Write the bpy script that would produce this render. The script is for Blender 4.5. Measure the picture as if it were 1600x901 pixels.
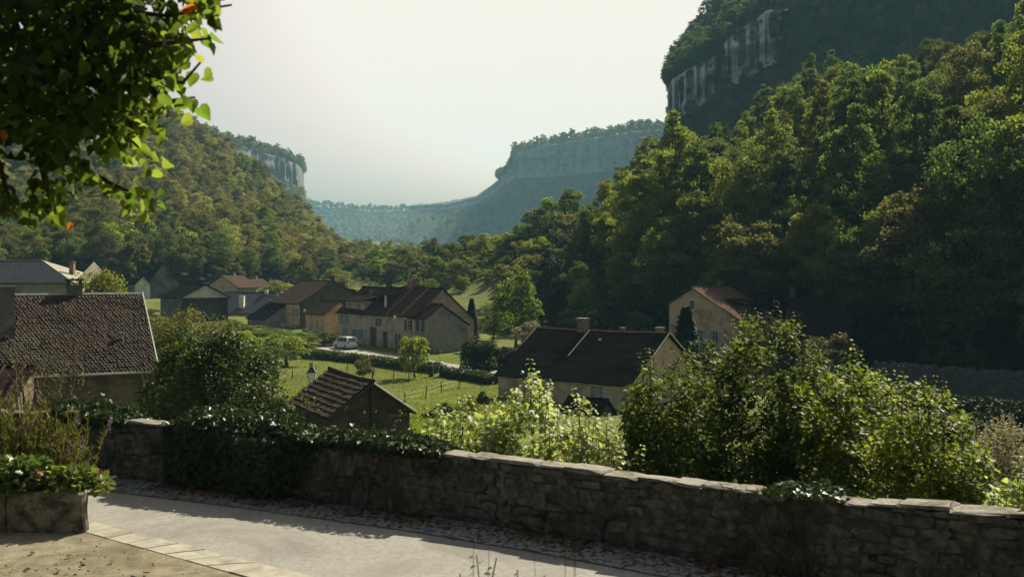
import bpy, math, random
import numpy as np
from mathutils import Vector, Matrix

for o in list(bpy.data.objects):
    bpy.data.objects.remove(o)
SC = bpy.context.scene
COL = SC.collection
R = math.radians

# ------------------------------------------------------------------ camera
F = 1540.0            # focal length in pixels of the 1600 px wide photograph
CZ = 3.4              # eye height, metres
HOR = 430.0           # row of the horizon
cam_d = bpy.data.cameras.new('camera')
cam = bpy.data.objects.new('camera', cam_d)
COL.objects.link(cam)
cam.location = (0, 0, CZ)
cam.rotation_euler = (R(90), 0, 0)
cam_d.sensor_width = 36.0
cam_d.lens = 36.0 * F / 1600.0
cam_d.shift_y = -(450.5 - HOR) / 1600.0
cam_d.clip_start = 0.1
cam_d.clip_end = 9000.0
cam_d.dof.use_dof = True
cam_d.dof.focus_distance = 70.0
cam_d.dof.aperture_fstop = 2.8
SC.camera = cam

# ------------------------------------------------------------------ sky and sun
SUN_AZ, SUN_EL = 35.0, 42.0          # degrees to the right of the view direction, above the horizon
world = bpy.data.worlds.new('World')
SC.world = world
world.use_nodes = True
wn = world.node_tree
bg = wn.nodes['Background']
sky = wn.nodes.new('ShaderNodeTexSky')
sky.sky_type = 'NISHITA'
sky.sun_disc = False
sky.sun_elevation = R(SUN_EL)
sky.sun_rotation = R(SUN_AZ)
sky.dust_density = 8.0
sky.air_density = 0.35
SKY_STRENGTH = 0.08
vm = wn.nodes.new('ShaderNodeVectorMath')          # thin high veil: the glow round the sun never gets brighter than this
vm.operation = 'MINIMUM'
vm.inputs[1].default_value = (.465 / SKY_STRENGTH, .44 / SKY_STRENGTH, .385 / SKY_STRENGTH)
tn = wn.nodes.new('ShaderNodeVectorMath')          # late-summer dust: the whole sky a little warmer
tn.operation = 'MULTIPLY'
tn.inputs[1].default_value = (1.40, 1.29, 1.06)
wn.links.new(sky.outputs[0], tn.inputs[0])
wn.links.new(tn.outputs[0], vm.inputs[0])
wn.links.new(vm.outputs[0], bg.inputs[0])
bg.inputs[1].default_value = SKY_STRENGTH

sun_d = bpy.data.lights.new('sun', 'SUN')
sun_d.energy = 5.0
sun_d.angle = R(0.53)
sun_d.color = (1.0, 0.90, 0.70)
sun = bpy.data.objects.new('sun', sun_d)
COL.objects.link(sun)
sd = Vector((math.sin(R(SUN_AZ)) * math.cos(R(SUN_EL)), math.cos(R(SUN_AZ)) * math.cos(R(SUN_EL)), math.sin(R(SUN_EL))))
sun.rotation_euler = sd.to_track_quat('Z', 'Y').to_euler()
sun.location = (60, 100, 120)

SC.render.engine = 'CYCLES'
SC.view_settings.view_transform = 'Standard'
SC.view_settings.look = 'None'
SC.view_settings.exposure = 1.1
SC.view_settings.gamma = 1.0
SC.view_settings.use_curve_mapping = False
cy = SC.cycles
cy.use_denoising = True
cy.max_bounces = 6
cy.diffuse_bounces = 2
cy.glossy_bounces = 2
cy.transmission_bounces = 4
cy.volume_bounces = 0
cy.transparent_max_bounces = 4
cy.caustics_reflective = False
cy.caustics_refractive = False
cy.sample_clamp_indirect = 4.0

# ------------------------------------------------------------------ helpers
def at(px, py, D):
    return np.array([(px - 800.0) / F * D, D, CZ + (HOR - py) / F * D])

def X(px, D):
    return (px - 800.0) / F * D

def nrand(seed):
    return np.random.default_rng(seed)

def vnoise(x, y, seed=0):
    """smooth 2-d value noise, -1..1, for numpy arrays"""
    x = np.asarray(x, float); y = np.asarray(y, float)
    xi = np.floor(x).astype(np.int64); yi = np.floor(y).astype(np.int64)
    fx = x - xi; fy = y - yi
    fx = fx * fx * (3 - 2 * fx); fy = fy * fy * (3 - 2 * fy)
    def h(a, b):
        n = (a * 374761393 + b * 668265263 + seed * 974634) & 0x7fffffff
        n = ((n ^ (n >> 13)) * 1274126177) & 0x7fffffff
        return ((n ^ (n >> 16)) & 0xffff) / 32767.5 - 1
    a = h(xi, yi); b = h(xi + 1, yi); c = h(xi, yi + 1); d = h(xi + 1, yi + 1)
    return (a * (1 - fx) + b * fx) * (1 - fy) + (c * (1 - fx) + d * fx) * fy

def fbm(x, y, seed=0, o=4):
    s = 0; a = 1; t = 0
    for k in range(o):
        s = s + a * vnoise(x * 2 ** k, y * 2 ** k, seed + k); t += a; a *= 0.5
    return s / t

def link(o, parent=None):
    COL.objects.link(o)
    if parent is not None:
        o.parent = parent
    return o

def tag(o, label=None, cat=None, group=None, kind=None):
    if label: o['label'] = label
    if cat: o['category'] = cat
    if group: o['group'] = group
    if kind: o['kind'] = kind
    return o

def thing(name, label, cat, loc=(0, 0, 0), rotz=0.0, group=None):
    o = bpy.data.objects.new(name, None)
    o.empty_display_size = 0.2
    o.location = loc; o.rotation_euler = (0, 0, rotz)
    COL.objects.link(o)
    return tag(o, label, cat, group)

class MB:
    """collects boxes, tubes and faces and links them as one mesh"""
    def __init__(s):
        s.v = []; s.f = []; s.m = []; s.uv = {}
    def face(s, pts, m=0, uv=None):
        i = len(s.v); s.v += [tuple(p) for p in pts]
        if uv is not None: s.uv[len(s.f)] = uv
        s.f.append(tuple(range(i, i + len(pts)))); s.m.append(m)
    def box(s, a, b, m=0, M=None):
        x0, y0, z0 = a; x1, y1, z1 = b
        c = [(x0, y0, z0), (x1, y0, z0), (x1, y1, z0), (x0, y1, z0), (x0, y0, z1), (x1, y0, z1), (x1, y1, z1), (x0, y1, z1)]
        if M is not None: c = [tuple(M @ Vector(p)) for p in c]
        i = len(s.v); s.v += c
        for q in ((0, 3, 2, 1), (4, 5, 6, 7), (0, 1, 5, 4), (1, 2, 6, 5), (2, 3, 7, 6), (3, 0, 4, 7)):
            s.f.append(tuple(i + k for k in q)); s.m.append(m)
        return s
    def tube(s, pts, rad, n=6, m=0, cap=True):
        pts = [Vector(p) for p in pts]
        if not hasattr(rad, '__len__'): rad = [rad] * len(pts)
        i = len(s.v); up = Vector((0.13, 0.21, 0.97))
        for k, p in enumerate(pts):
            t = (pts[min(k + 1, len(pts) - 1)] - pts[max(k - 1, 0)])
            t = t.normalized() if t.length > 1e-9 else Vector((0, 0, 1))
            a = t.cross(up)
            if a.length < 1e-3: a = t.cross(Vector((1, 0, 0)))
            a.normalize(); b = t.cross(a)
            for j in range(n):
                g = 2 * math.pi * j / n
                s.v.append(tuple(p + (a * math.cos(g) + b * math.sin(g)) * rad[k]))
        for k in range(len(pts) - 1):
            for j in range(n):
                s.f.append((i + k * n + j, i + k * n + (j + 1) % n, i + (k + 1) * n + (j + 1) % n, i + (k + 1) * n + j)); s.m.append(m)
        if cap:
            s.f.append(tuple(i + j for j in range(n - 1, -1, -1))); s.m.append(m)
            e = i + (len(pts) - 1) * n
            s.f.append(tuple(e + j for j in range(n))); s.m.append(m)
        return s
    def mesh(s, name, mats, smooth=False):
        me = bpy.data.meshes.new(name)
        me.from_pydata(s.v, [], s.f)
        for m in (mats if isinstance(mats, (list, tuple)) else [mats]): me.materials.append(m)
        me.polygons.foreach_set('material_index', s.m)
        if smooth: me.polygons.foreach_set('use_smooth', [True] * len(s.f))
        if s.uv:
            ul = me.uv_layers.new(name='UVMap')
            for fi, uv in s.uv.items():
                p = me.polygons[fi]
                for k, li in enumerate(p.loop_indices): ul.data[li].uv = uv[k]
        me.update()
        return me
    def build(s, name, mats, parent=None, smooth=False, loc=None):
        o = bpy.data.objects.new(name, s.mesh(name, mats, smooth))
        if loc is not None: o.location = loc
        return link(o, parent)

def grid_mesh(name, P, mat, smooth=True, uv=None):
    """P (n,m,3) -> quad mesh"""
    n, m = P.shape[:2]
    idx = np.arange(n * m).reshape(n, m)
    q = np.stack([idx[:-1, :-1], idx[1:, :-1], idx[1:, 1:], idx[:-1, 1:]], -1).reshape(-1, 4)
    me = bpy.data.meshes.new(name)
    raw_mesh(me, P.reshape(-1, 3), q)
    me.materials.append(mat)
    if smooth: me.polygons.foreach_set('use_smooth', np.ones(len(q), bool))
    if uv is not None:
        ul = me.uv_layers.new(name='UVMap')
        ul.data.foreach_set('uv', uv.reshape(-1, 2)[q.reshape(-1)].astype(np.float32).ravel())
    me.update()
    return me

def raw_mesh(me, V, Q):
    k = Q.shape[1]
    me.vertices.add(len(V)); me.vertices.foreach_set('co', V.astype(np.float32).ravel())
    me.loops.add(Q.size); me.loops.foreach_set('vertex_index', Q.astype(np.int32).ravel())
    me.polygons.add(len(Q)); me.polygons.foreach_set('loop_start', np.arange(0, Q.size, k, dtype=np.int32))
    me.update(calc_edges=True)

# ---- leaves -------------------------------------------------------
def norm(a):
    return a / np.maximum(np.linalg.norm(a, axis=-1, keepdims=True), 1e-9)

# a leaf outline: points (across, along, out of plane); faces of triangles
SHAPES = {
    'quad': ([(0, 0, 0), (.42, .5, .10), (0, 1, 0), (-.42, .5, .10)], [(0, 1, 2), (0, 2, 3)]),
    'oval': ([(0, 0, 0), (.26, .22, .07), (.30, .55, .08), (0, 1, -.05), (-.30, .55, .08), (-.26, .22, .07)],
             [(0, 1, 2), (0, 2, 3), (0, 3, 4), (0, 4, 5)]),
    'heart': ([(0, .08, 0), (.22, 0, .06), (.44, .18, .16), (.42, .48, .12), (.22, .78, -.02), (0, 1.05, -.22),
               (-.22, .78, -.04), (-.42, .48, .10), (-.44, .18, .12), (-.22, 0, .06)],
              [(0, 1, 2), (0, 2, 3), (0, 3, 4), (0, 4, 5), (0, 5, 6), (0, 6, 7), (0, 7, 8), (0, 8, 9)]),
    'maple': ([(0, .05, 0), (.30, 0, .04), (.26, .22, .03), (.56, .40, .08), (.30, .52, .04), (.34, .74, .05), (0, 1.05, -.10),
               (-.34, .74, .05), (-.30, .52, .04), (-.56, .40, .08), (-.26, .22, .03), (-.30, 0, .04)],
              [(0, 1, 2), (0, 2, 4), (2, 3, 4), (0, 4, 6), (4, 5, 6), (0, 6, 8), (6, 7, 8), (0, 8, 10), (8, 9, 10), (0, 10, 11)]),
    'ivy': ([(0, .1, 0), (.35, 0, .04), (.45, .35, .07), (.2, .6, .03), (0, 1, -.06), (-.2, .6, .03), (-.45, .35, .07), (-.35, 0, .04)],
            [(0, 1, 2), (0, 2, 3), (0, 3, 4), (0, 4, 5), (0, 5, 6), (0, 6, 7)]),
    'blade': ([(-.06, 0, 0), (.06, 0, 0), (.05, .55, .06), (0, 1, .22), (-.05, .55, .06)], [(0, 1, 2), (0, 2, 4), (4, 2, 3)]),
}

def leaf_mesh(name, pos, nrm, dirv, size, shape, mat, tint=None, squeeze=None):
    sp, sf = SHAPES[shape]
    sp = np.array(sp, float); sf = np.array(sf)
    N = len(pos); k = len(sp)
    T = norm(dirv); Nn = norm(nrm - (nrm * T).sum(-1, keepdims=True) * T); B = np.cross(T, Nn)
    size = np.broadcast_to(np.asarray(size, float), (N,))
    V = pos[:, None, :] + size[:, None, None] * (sp[None, :, 0, None] * B[:, None, :] + sp[None, :, 1, None] * T[:, None, :] + sp[None, :, 2, None] * Nn[:, None, :])
    Q = (np.arange(N)[:, None, None] * k + sf[None]).reshape(-1, 3)
    me = bpy.data.meshes.new(name)
    raw_mesh(me, V.reshape(-1, 3), Q)
    a = me.attributes.new('tint', 'FLOAT', 'POINT')
    if tint is None: tint = np.zeros(N)
    a.data.foreach_set('value', np.repeat(tint, k).astype(np.float32))
    me.materials.append(mat)
    return me

def rdir(rng, n):
    return norm(rng.normal(size=(n, 3)))

# ------------------------------------------------------------------ materials
def nodemat(name):
    m = bpy.data.materials.new(name); m.use_nodes = True
    nt = m.node_tree; nt.nodes.clear()
    out = nt.nodes.new('ShaderNodeOutputMaterial')
    return m, nt, out

def N(nt, t, **kw):
    n = nt.nodes.new(t)
    for k, v in kw.items(): setattr(n, k, v)
    return n

def mixc(nt, fac, a, b, blend='MIX'):
    n = nt.nodes.new('ShaderNodeMix'); n.data_type = 'RGBA'; n.blend_type = blend
    for s, v in ((0, fac), (6, a), (7, b)):
        if isinstance(v, (int, float)): n.inputs[s].default_value = v
        elif isinstance(v, tuple): n.inputs[s].default_value = v if len(v) == 4 else v + (1,)
        else: nt.links.new(v, n.inputs[s])
    return n.outputs[2]

def ramp(nt, src, stops):
    r = nt.nodes.new('ShaderNodeValToRGB')
    el = r.color_ramp.elements
    while len(el) < len(stops): el.new(0.5)
    for e, (p, c) in zip(el, stops):
        e.position = p; e.color = c if len(c) == 4 else tuple(c) + (1,)
    nt.links.new(src, r.inputs[0])
    return r.outputs[0]

def noise(nt, vec, scale, detail=6, rough=0.6, dist=0.0):
    n = nt.nodes.new('ShaderNodeTexNoise')
    n.inputs['Scale'].default_value = scale; n.inputs['Detail'].default_value = detail
    n.inputs['Roughness'].default_value = rough; n.inputs['Distortion'].default_value = dist
    if vec is not None: nt.links.new(vec, n.inputs['Vector'])
    return n.outputs['Fac']

def mapping(nt, vec, scale=(1, 1, 1), loc=(0, 0, 0)):
    n = nt.nodes.new('ShaderNodeMapping')
    n.inputs['Scale'].default_value = scale; n.inputs['Location'].default_value = loc
    nt.links.new(vec, n.inputs['Vector'])
    return n.outputs[0]

def objcoord(nt, jitter=True):
    tc = nt.nodes.new('ShaderNodeTexCoord')
    if not jitter: return tc.outputs['Object']
    oi = nt.nodes.new('ShaderNodeObjectInfo')
    s = nt.nodes.new('ShaderNodeVectorMath'); s.operation = 'MULTIPLY_ADD'
    c = nt.nodes.new('ShaderNodeCombineXYZ')
    for i in range(3): nt.links.new(oi.outputs['Random'], c.inputs[i])
    nt.links.new(c.outputs[0], s.inputs[0]); s.inputs[1].default_value = (37.0, 53.0, 91.0)
    nt.links.new(tc.outputs['Object'], s.inputs[2])
    return s.outputs[0]

def worldpos(nt):
    return nt.nodes.new('ShaderNodeNewGeometry').outputs['Position']

def bump(nt, h, strength=0.5, dist=0.05, normal=None):
    b = nt.nodes.new('ShaderNodeBump')
    b.inputs['Strength'].default_value = strength; b.inputs['Distance'].default_value = dist
    nt.links.new(h, b.inputs['Height'])
    if normal is not None: nt.links.new(normal, b.inputs['Normal'])
    return b.outputs[0]

def principled(nt, out, col, rough=0.8, spec=0.3, nrm=None, metal=0.0):
    p = nt.nodes.new('ShaderNodeBsdfPrincipled')
    if isinstance(col, tuple): p.inputs['Base Color'].default_value = col if len(col) == 4 else col + (1,)
    else: nt.links.new(col, p.inputs['Base Color'])
    if isinstance(rough, (int, float)): p.inputs['Roughness'].default_value = rough
    else: nt.links.new(rough, p.inputs['Roughness'])
    p.inputs['Specular IOR Level'].default_value = spec
    p.inputs['Metallic'].default_value = metal
    if nrm is not None: nt.links.new(nrm, p.inputs['Normal'])
    nt.links.new(p.outputs[0], out.inputs[0])
    return p

def rough_mat(name, c1, c2, scale=3.0, rough=0.85, bs=0.4, bd=0.03, c3=None, s3=0.6, world=False, spec=0.25, fine=8.0):
    """two tones of noise, a third as broad stains, fine relief"""
    m, nt, out = nodemat(name)
    v = worldpos(nt) if world else objcoord(nt)
    n1 = noise(nt, v, scale, 7, 0.65)
    col = ramp(nt, n1, [(0.34, c1), (0.66, c2)])
    if c3 is not None:
        n3 = noise(nt, v, s3, 5, 0.7, 0.6)
        f = ramp(nt, n3, [(0.48, (0, 0, 0)), (0.64, (1, 1, 1))])
        col = mixc(nt, f, col, c3)
    nb = noise(nt, v, scale * fine, 6, 0.7)
    principled(nt, out, col, rough, spec, bump(nt, nb, bs, bd))
    return m

def leaf_mat(name, dark, light, third=None, trans=0.35, rough=0.65, spec=0.12, tcol=1.6, vary=0.35):
    """two-sided leaf: tint attribute picks the tone, each plant shifts a little; light passes through"""
    m, nt, out = nodemat(name)
    a = N(nt, 'ShaderNodeAttribute', attribute_name='tint')
    stops = [(0.0, dark), (0.6, light)] + ([(1.0, third)] if third else [])
    col = ramp(nt, a.outputs['Fac'], stops)
    oi = nt.nodes.new('ShaderNodeObjectInfo')
    hs = nt.nodes.new('ShaderNodeHueSaturation')
    mr = N(nt, 'ShaderNodeMapRange'); nt.links.new(oi.outputs['Random'], mr.inputs[0])
    mr.inputs[3].default_value = 1 - vary; mr.inputs[4].default_value = 1 + vary
    nt.links.new(mr.outputs[0], hs.inputs['Value'])
    mr2 = N(nt, 'ShaderNodeMapRange'); nt.links.new(oi.outputs['Random'], mr2.inputs[0])
    mr2.inputs[3].default_value = 0.5 - 0.010; mr2.inputs[4].default_value = 0.5 + 0.018
    nt.links.new(mr2.outputs[0], hs.inputs['Hue'])
    nt.links.new(col, hs.inputs['Color'])
    p = nt.nodes.new('ShaderNodeBsdfPrincipled')
    nt.links.new(hs.outputs[0], p.inputs['Base Color'])
    p.inputs['Roughness'].default_value = rough; p.inputs['Specular IOR Level'].default_value = spec
    t = nt.nodes.new('ShaderNodeBsdfTranslucent')
    tc = mixc(nt, 1.0, hs.outputs[0], (tcol, tcol * 0.98, tcol * 0.55, 1), 'MULTIPLY')
    nt.links.new(tc, t.inputs['Color'])
    mx = nt.nodes.new('ShaderNodeMixShader'); mx.inputs[0].default_value = trans
    nt.links.new(p.outputs[0], mx.inputs[1]); nt.links.new(t.outputs[0], mx.inputs[2])
    nt.links.new(mx.outputs[0], out.inputs[0])
    return m

def roof_mat(name, c1, c2, moss, tw=0.2, th=0.14, bs=0.6, rough=0.9, spec=0.0):
    """small flat tiles laid in rows, uv in metres"""
    m, nt, out = nodemat(name)
    uv = nt.nodes.new('ShaderNodeUVMap').outputs[0]
    br = nt.nodes.new('ShaderNodeTexBrick')
    br.offset = 0.5
    br.inputs['Color1'].default_value = c1 + (1,); br.inputs['Color2'].default_value = c2 + (1,)
    br.inputs['Mortar'].default_value = tuple(0.4 * x for x in c1) + (1,)
    br.inputs['Scale'].default_value = 1.0
    br.inputs['Mortar Size'].default_value = 0.012
    br.inputs['Brick Width'].default_value = tw; br.inputs['Row Height'].default_value = th
    nt.links.new(uv, br.inputs['Vector'])
    v = objcoord(nt)
    n1 = noise(nt, v, 0.7, 6, 0.7, 0.5)
    col = mixc(nt, ramp(nt, n1, [(0.45, (0, 0, 0)), (0.7, (0.8, 0.8, 0.8))]), br.outputs['Color'], moss)
    n2 = noise(nt, v, 7.0, 4, 0.7)
    col = mixc(nt, 0.5, col, ramp(nt, n2, [(0.3, (0.35, 0.35, 0.35)), (0.7, (1.5, 1.5, 1.5))]), 'MULTIPLY')
    sx = nt.nodes.new('ShaderNodeSeparateXYZ'); nt.links.new(uv, sx.inputs[0])
    dv = N(nt, 'ShaderNodeMath', operation='DIVIDE'); nt.links.new(sx.outputs[1], dv.inputs[0]); dv.inputs[1].default_value = th
    fr = N(nt, 'ShaderNodeMath', operation='FRACT'); nt.links.new(dv.outputs[0], fr.inputs[0])
    ad = N(nt, 'ShaderNodeMath', operation='ADD'); nt.links.new(fr.outputs[0], ad.inputs[0]); nt.links.new(n2, ad.inputs[1])
    principled(nt, out, col, rough, spec, bump(nt, ad.outputs[0], bs, 0.03))
    return m

def masonry_mat(name, c1, c2, mortar, bw=0.35, bh=0.16, dirt=(0.05, 0.05, 0.04), bs=0.7):
    """rubble walling too far off to build stone by stone"""
    m, nt, out = nodemat(name)
    v = objcoord(nt, False)
    vo = nt.nodes.new('ShaderNodeTexVoronoi'); vo.inputs['Scale'].default_value = 1.0
    mp = mapping(nt, v, (1 / bw, 1 / bw, 1 / bh))
    nt.links.new(mp, vo.inputs['Vector'])
    n0 = N(nt, 'ShaderNodeSeparateColor'); nt.links.new(vo.outputs['Color'], n0.inputs[0])
    col = ramp(nt, n0.outputs[0], [(0.0, c1), (1.0, c2)])
    ve = nt.nodes.new('ShaderNodeTexVoronoi'); ve.feature = 'DISTANCE_TO_EDGE'; nt.links.new(mp, ve.inputs['Vector'])
    col = mixc(nt, ramp(nt, ve.outputs['Distance'], [(0.02, (1, 1, 1)), (0.10, (0, 0, 0))]), col, mortar)
    n1 = noise(nt, v, 0.8, 6, 0.7, 0.4)
    col = mixc(nt, ramp(nt, n1, [(0.46, (0, 0, 0)), (0.72, (0.85, 0.85, 0.85))]), col, dirt)
    n2 = noise(nt, v, 12, 5, 0.7)
    ad = N(nt, 'ShaderNodeMath', operation='MULTIPLY_ADD'); nt.links.new(n2, ad.inputs[0]); ad.inputs[1].default_value = 0.35
    nt.links.new(ramp(nt, ve.outputs['Distance'], [(0.0, (0, 0, 0)), (0.15, (1, 1, 1))]), ad.inputs[2])
    principled(nt, out, col, 0.9, 0.2, bump(nt, ad.outputs[0], bs, 0.04))
    return m

M = {}
M['asphalt'] = rough_mat('asphalt', (.185, .18, .164), (.275, .268, .245), 14, .85, 1.0, .012, (.17, .164, .147), .45, True, .3, 12)
M['gravel'] = rough_mat('gravel', (.13, .115, .078), (.25, .22, .155), 3.5, .95, .9, .03, (.10, .095, .05), .9, True, .2, 12)
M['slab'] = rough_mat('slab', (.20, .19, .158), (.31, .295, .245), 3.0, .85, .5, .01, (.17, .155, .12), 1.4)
M['cobble'] = rough_mat('cobble', (.11, .12, .13), (.22, .23, .23), 5.0, .75, .5, .01, (.07, .065, .05), 2.0)
M['stone'] = rough_mat('stone', (.054, .048, .039), (.178, .162, .134), 7.0, .95, 1.0, .03, (.034, .032, .027), 1.5, True, .08, 5)
M['coping'] = rough_mat('coping', (.17, .16, .138), (.31, .293, .255), 6.0, .92, 1.0, .03, (.085, .078, .058), 1.9, True, .15, 6)
M['mortar'] = rough_mat('mortar', (.06, .05, .037), (.13, .11, .082), 6.0, .95, .9, .04, (.03, .028, .022), 1.3, True)
M['trough'] = rough_mat('trough', (.045, .04, .03), (.27, .23, .16), 5.5, .95, .9, .02, (.025, .024, .018), 1.8)
M['soil'] = rough_mat('soil', (.03, .022, .015), (.06, .045, .03), 6, .95, .8, .03)
M['bark'] = rough_mat('bark', (.035, .03, .024), (.09, .075, .058), 6, .95, .9, .02)
M['barkpale'] = rough_mat('barkpale', (.09, .08, .065), (.18, .165, .14), 5, .9, .8, .02)
M['timber'] = rough_mat('timber', (.03, .026, .02), (.075, .062, .048), 6, .9, .7, .01)
M['oldplank'] = rough_mat('oldplank', (.05, .05, .045), (.10, .095, .085), 6, .9, .7, .01)
M['plaster_warm'] = rough_mat('plaster_warm', (.40, .31, .22), (.54, .43, .32), 1.1, .92, .4, .02, (.27, .21, .155), .35)
M['plaster_grey'] = rough_mat('plaster_grey', (.21, .19, .158), (.32, .29, .245), .9, .92, .5, .02, (.15, .14, .12), .3)
M['plaster_orange'] = rough_mat('plaster_orange', (.46, .31, .19), (.58, .42, .275), 1.1, .92, .4, .02, (.24, .17, .11), .4)
M['plaster_dark'] = rough_mat('plaster_dark', (.10, .095, .088), (.17, .16, .145), .9, .92, .5, .02, (.06, .06, .055), .3)
M['plaster_white'] = rough_mat('plaster_white', (.52, .49, .44), (.66, .63, .57), .9, .9, .3, .02, (.42, .39, .34), .3)
M['stonehouse'] = masonry_mat('stonehouse', (.14, .11, .07), (.26, .21, .135), (.20, .17, .12), .38, .15)
M['stoneshed'] = masonry_mat('stoneshed', (.09, .08, .06), (.17, .15, .115), (.06, .055, .045), .36, .17)
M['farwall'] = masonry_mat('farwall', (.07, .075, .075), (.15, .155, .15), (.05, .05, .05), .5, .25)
M['rooftile'] = roof_mat('rooftile', (.04, .024, .019), (.088, .052, .040), (.034, .028, .02))
M['roofdark'] = roof_mat('roofdark', (.009, .0085, .009), (.02, .018, .018), (.016, .014, .012))
M['roofslate'] = roof_mat('roofslate', (.045, .05, .062), (.075, .08, .095), (.05, .05, .055), .22, .2, .4)
M['roofbrown'] = roof_mat('roofbrown', (.055, .038, .031), (.10, .07, .057), (.05, .044, .032))
M['roofred'] = roof_mat('roofred', (.075, .044, .034), (.20, .125, .095), (.10, .085, .06), .2, .15, .8)
M['tile_clay'] = rough_mat('tile_clay', (.018, .0135, .011), (.045, .032, .026), 2.0, .85, .5, .01, (.045, .04, .03), .6, False, .08)
M['tile_shed'] = rough_mat('tile_shed', (.028, .020, .017), (.064, .043, .036), 3.0, .88, .7, .02, (.035, .032, .022), 1.1, False, .08)
M['tile_moss'] = rough_mat('tile_moss', (.015, .013, .009), (.032, .028, .018), 3.0, .9, .5, .01, (.085, .06, .045), .9, False, .05)
M['tile_pale'] = rough_mat('tile_pale', (.04, .03, .024), (.075, .056, .044), 3.0, .9, .5, .01, (.05, .045, .032), .9, False, .05)
M['zinc'] = rough_mat('zinc', (.17, .18, .185), (.26, .265, .27), 4, .45, .2, .005)
M['iron'] = rough_mat('iron', (.012, .013, .014), (.03, .03, .032), 8, .5, .2, .004, spec=.5)
M['white_paint'] = rough_mat('white_paint', (.62, .62, .60), (.74, .74, .71), 2, .6, .15, .004)
M['grey_paint'] = rough_mat('grey_paint', (.25, .29, .31), (.34, .38, .40), 3, .7, .2, .004)
M['shutter'] = rough_mat('shutter', (.055, .05, .045), (.10, .088, .078), 5, .7, .3, .006)
M['terracotta'] = rough_mat('terracotta', (.25, .085, .035), (.34, .12, .05), 4, .7, .2, .004)
M['brick'] = rough_mat('brick', (.20, .10, .07), (.32, .17, .12), 5, .9, .5, .01, (.14, .11, .09), 1.2)
M['rubber'] = rough_mat('rubber', (.012, .012, .012), (.03, .03, .03), 6, .8, .2, .004)
M['leaf_litter'] = leaf_mat('leaf_litter', (.05, .026, .013), (.11, .06, .028), (.20, .10, .035), .15, .7, .1)

def glass_mat():
    m, nt, out = nodemat('window_glass')
    principled(nt, out, (.02, .024, .028), .06, .7)
    return m
M['glass'] = glass_mat()

def lantern_mat():
    m, nt, out = nodemat('lantern_glass')
    p = principled(nt, out, (.85, .84, .80), .18, .6)
    p.inputs['Transmission Weight'].default_value = 0.25
    return m
M['lantern_glass'] = lantern_mat()

def carpaint():
    m, nt, out = nodemat('car_paint')
    p = principled(nt, out, (.62, .66, .70), .25, .5)
    p.inputs['Coat Weight'].default_value = .6
    return m
M['car'] = carpaint()
M['tail'] = rough_mat('tail', (.35, .02, .015), (.45, .03, .02), 4, .3, .1, .002)

def ground_mat():
    m, nt, out = nodemat('ground')
    v = worldpos(nt)
    n1 = noise(nt, v, .16, 8, .7, .4); n2 = noise(nt, v, 1.4, 7, .7); n3 = noise(nt, v, .035, 4, .6)
    c = ramp(nt, n1, [(.32, (.06, .078, .016)), (.55, (.10, .125, .025)), (.72, (.14, .14, .04))])
    c = mixc(nt, .55, c, ramp(nt, n2, [(.3, (.5, .5, .45)), (.7, (1.45, 1.45, 1.4))]), 'MULTIPLY')
    c = mixc(nt, ramp(nt, n3, [(.5, (0, 0, 0)), (.7, (.6, .6, .6))]), c, (.075, .06, .03))
    principled(nt, out, c, .95, .1, bump(nt, noise(nt, v, 5, 6, .75), .9, .12))
    return m
M['ground'] = ground_mat()

def slope_mat(name, a, b):
    m, nt, out = nodemat(name)
    v = worldpos(nt)
    c = ramp(nt, noise(nt, v, .12, 8, .7), [(.3, a), (.7, b)])
    principled(nt, out, c, .95, .1, bump(nt, noise(nt, v, 1.2, 6, .75), .9, .4))
    return m
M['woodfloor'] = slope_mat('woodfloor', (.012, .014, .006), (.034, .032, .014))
M['scree'] = slope_mat('scree', (.03, .035, .02), (.085, .088, .065))

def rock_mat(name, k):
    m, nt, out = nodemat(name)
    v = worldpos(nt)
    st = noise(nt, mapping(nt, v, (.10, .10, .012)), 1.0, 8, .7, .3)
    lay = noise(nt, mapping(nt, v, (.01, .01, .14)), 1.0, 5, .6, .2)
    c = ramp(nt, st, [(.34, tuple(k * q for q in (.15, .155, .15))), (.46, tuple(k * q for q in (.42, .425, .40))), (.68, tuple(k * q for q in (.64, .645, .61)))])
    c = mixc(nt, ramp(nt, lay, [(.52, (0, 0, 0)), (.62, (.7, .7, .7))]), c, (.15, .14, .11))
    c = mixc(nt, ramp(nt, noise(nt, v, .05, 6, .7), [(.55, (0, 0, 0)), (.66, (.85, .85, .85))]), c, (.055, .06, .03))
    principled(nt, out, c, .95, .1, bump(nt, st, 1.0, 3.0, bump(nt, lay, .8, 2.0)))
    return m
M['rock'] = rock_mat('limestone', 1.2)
M['rockdim'] = rock_mat('dimmed_limestone', .5)  # darker copy of the limestone: backlit shade put into its colour
M['rockshade'] = rock_mat('shaded_limestone', .3)  # darkest copy, the left cliff's shade painted into the rock

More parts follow.
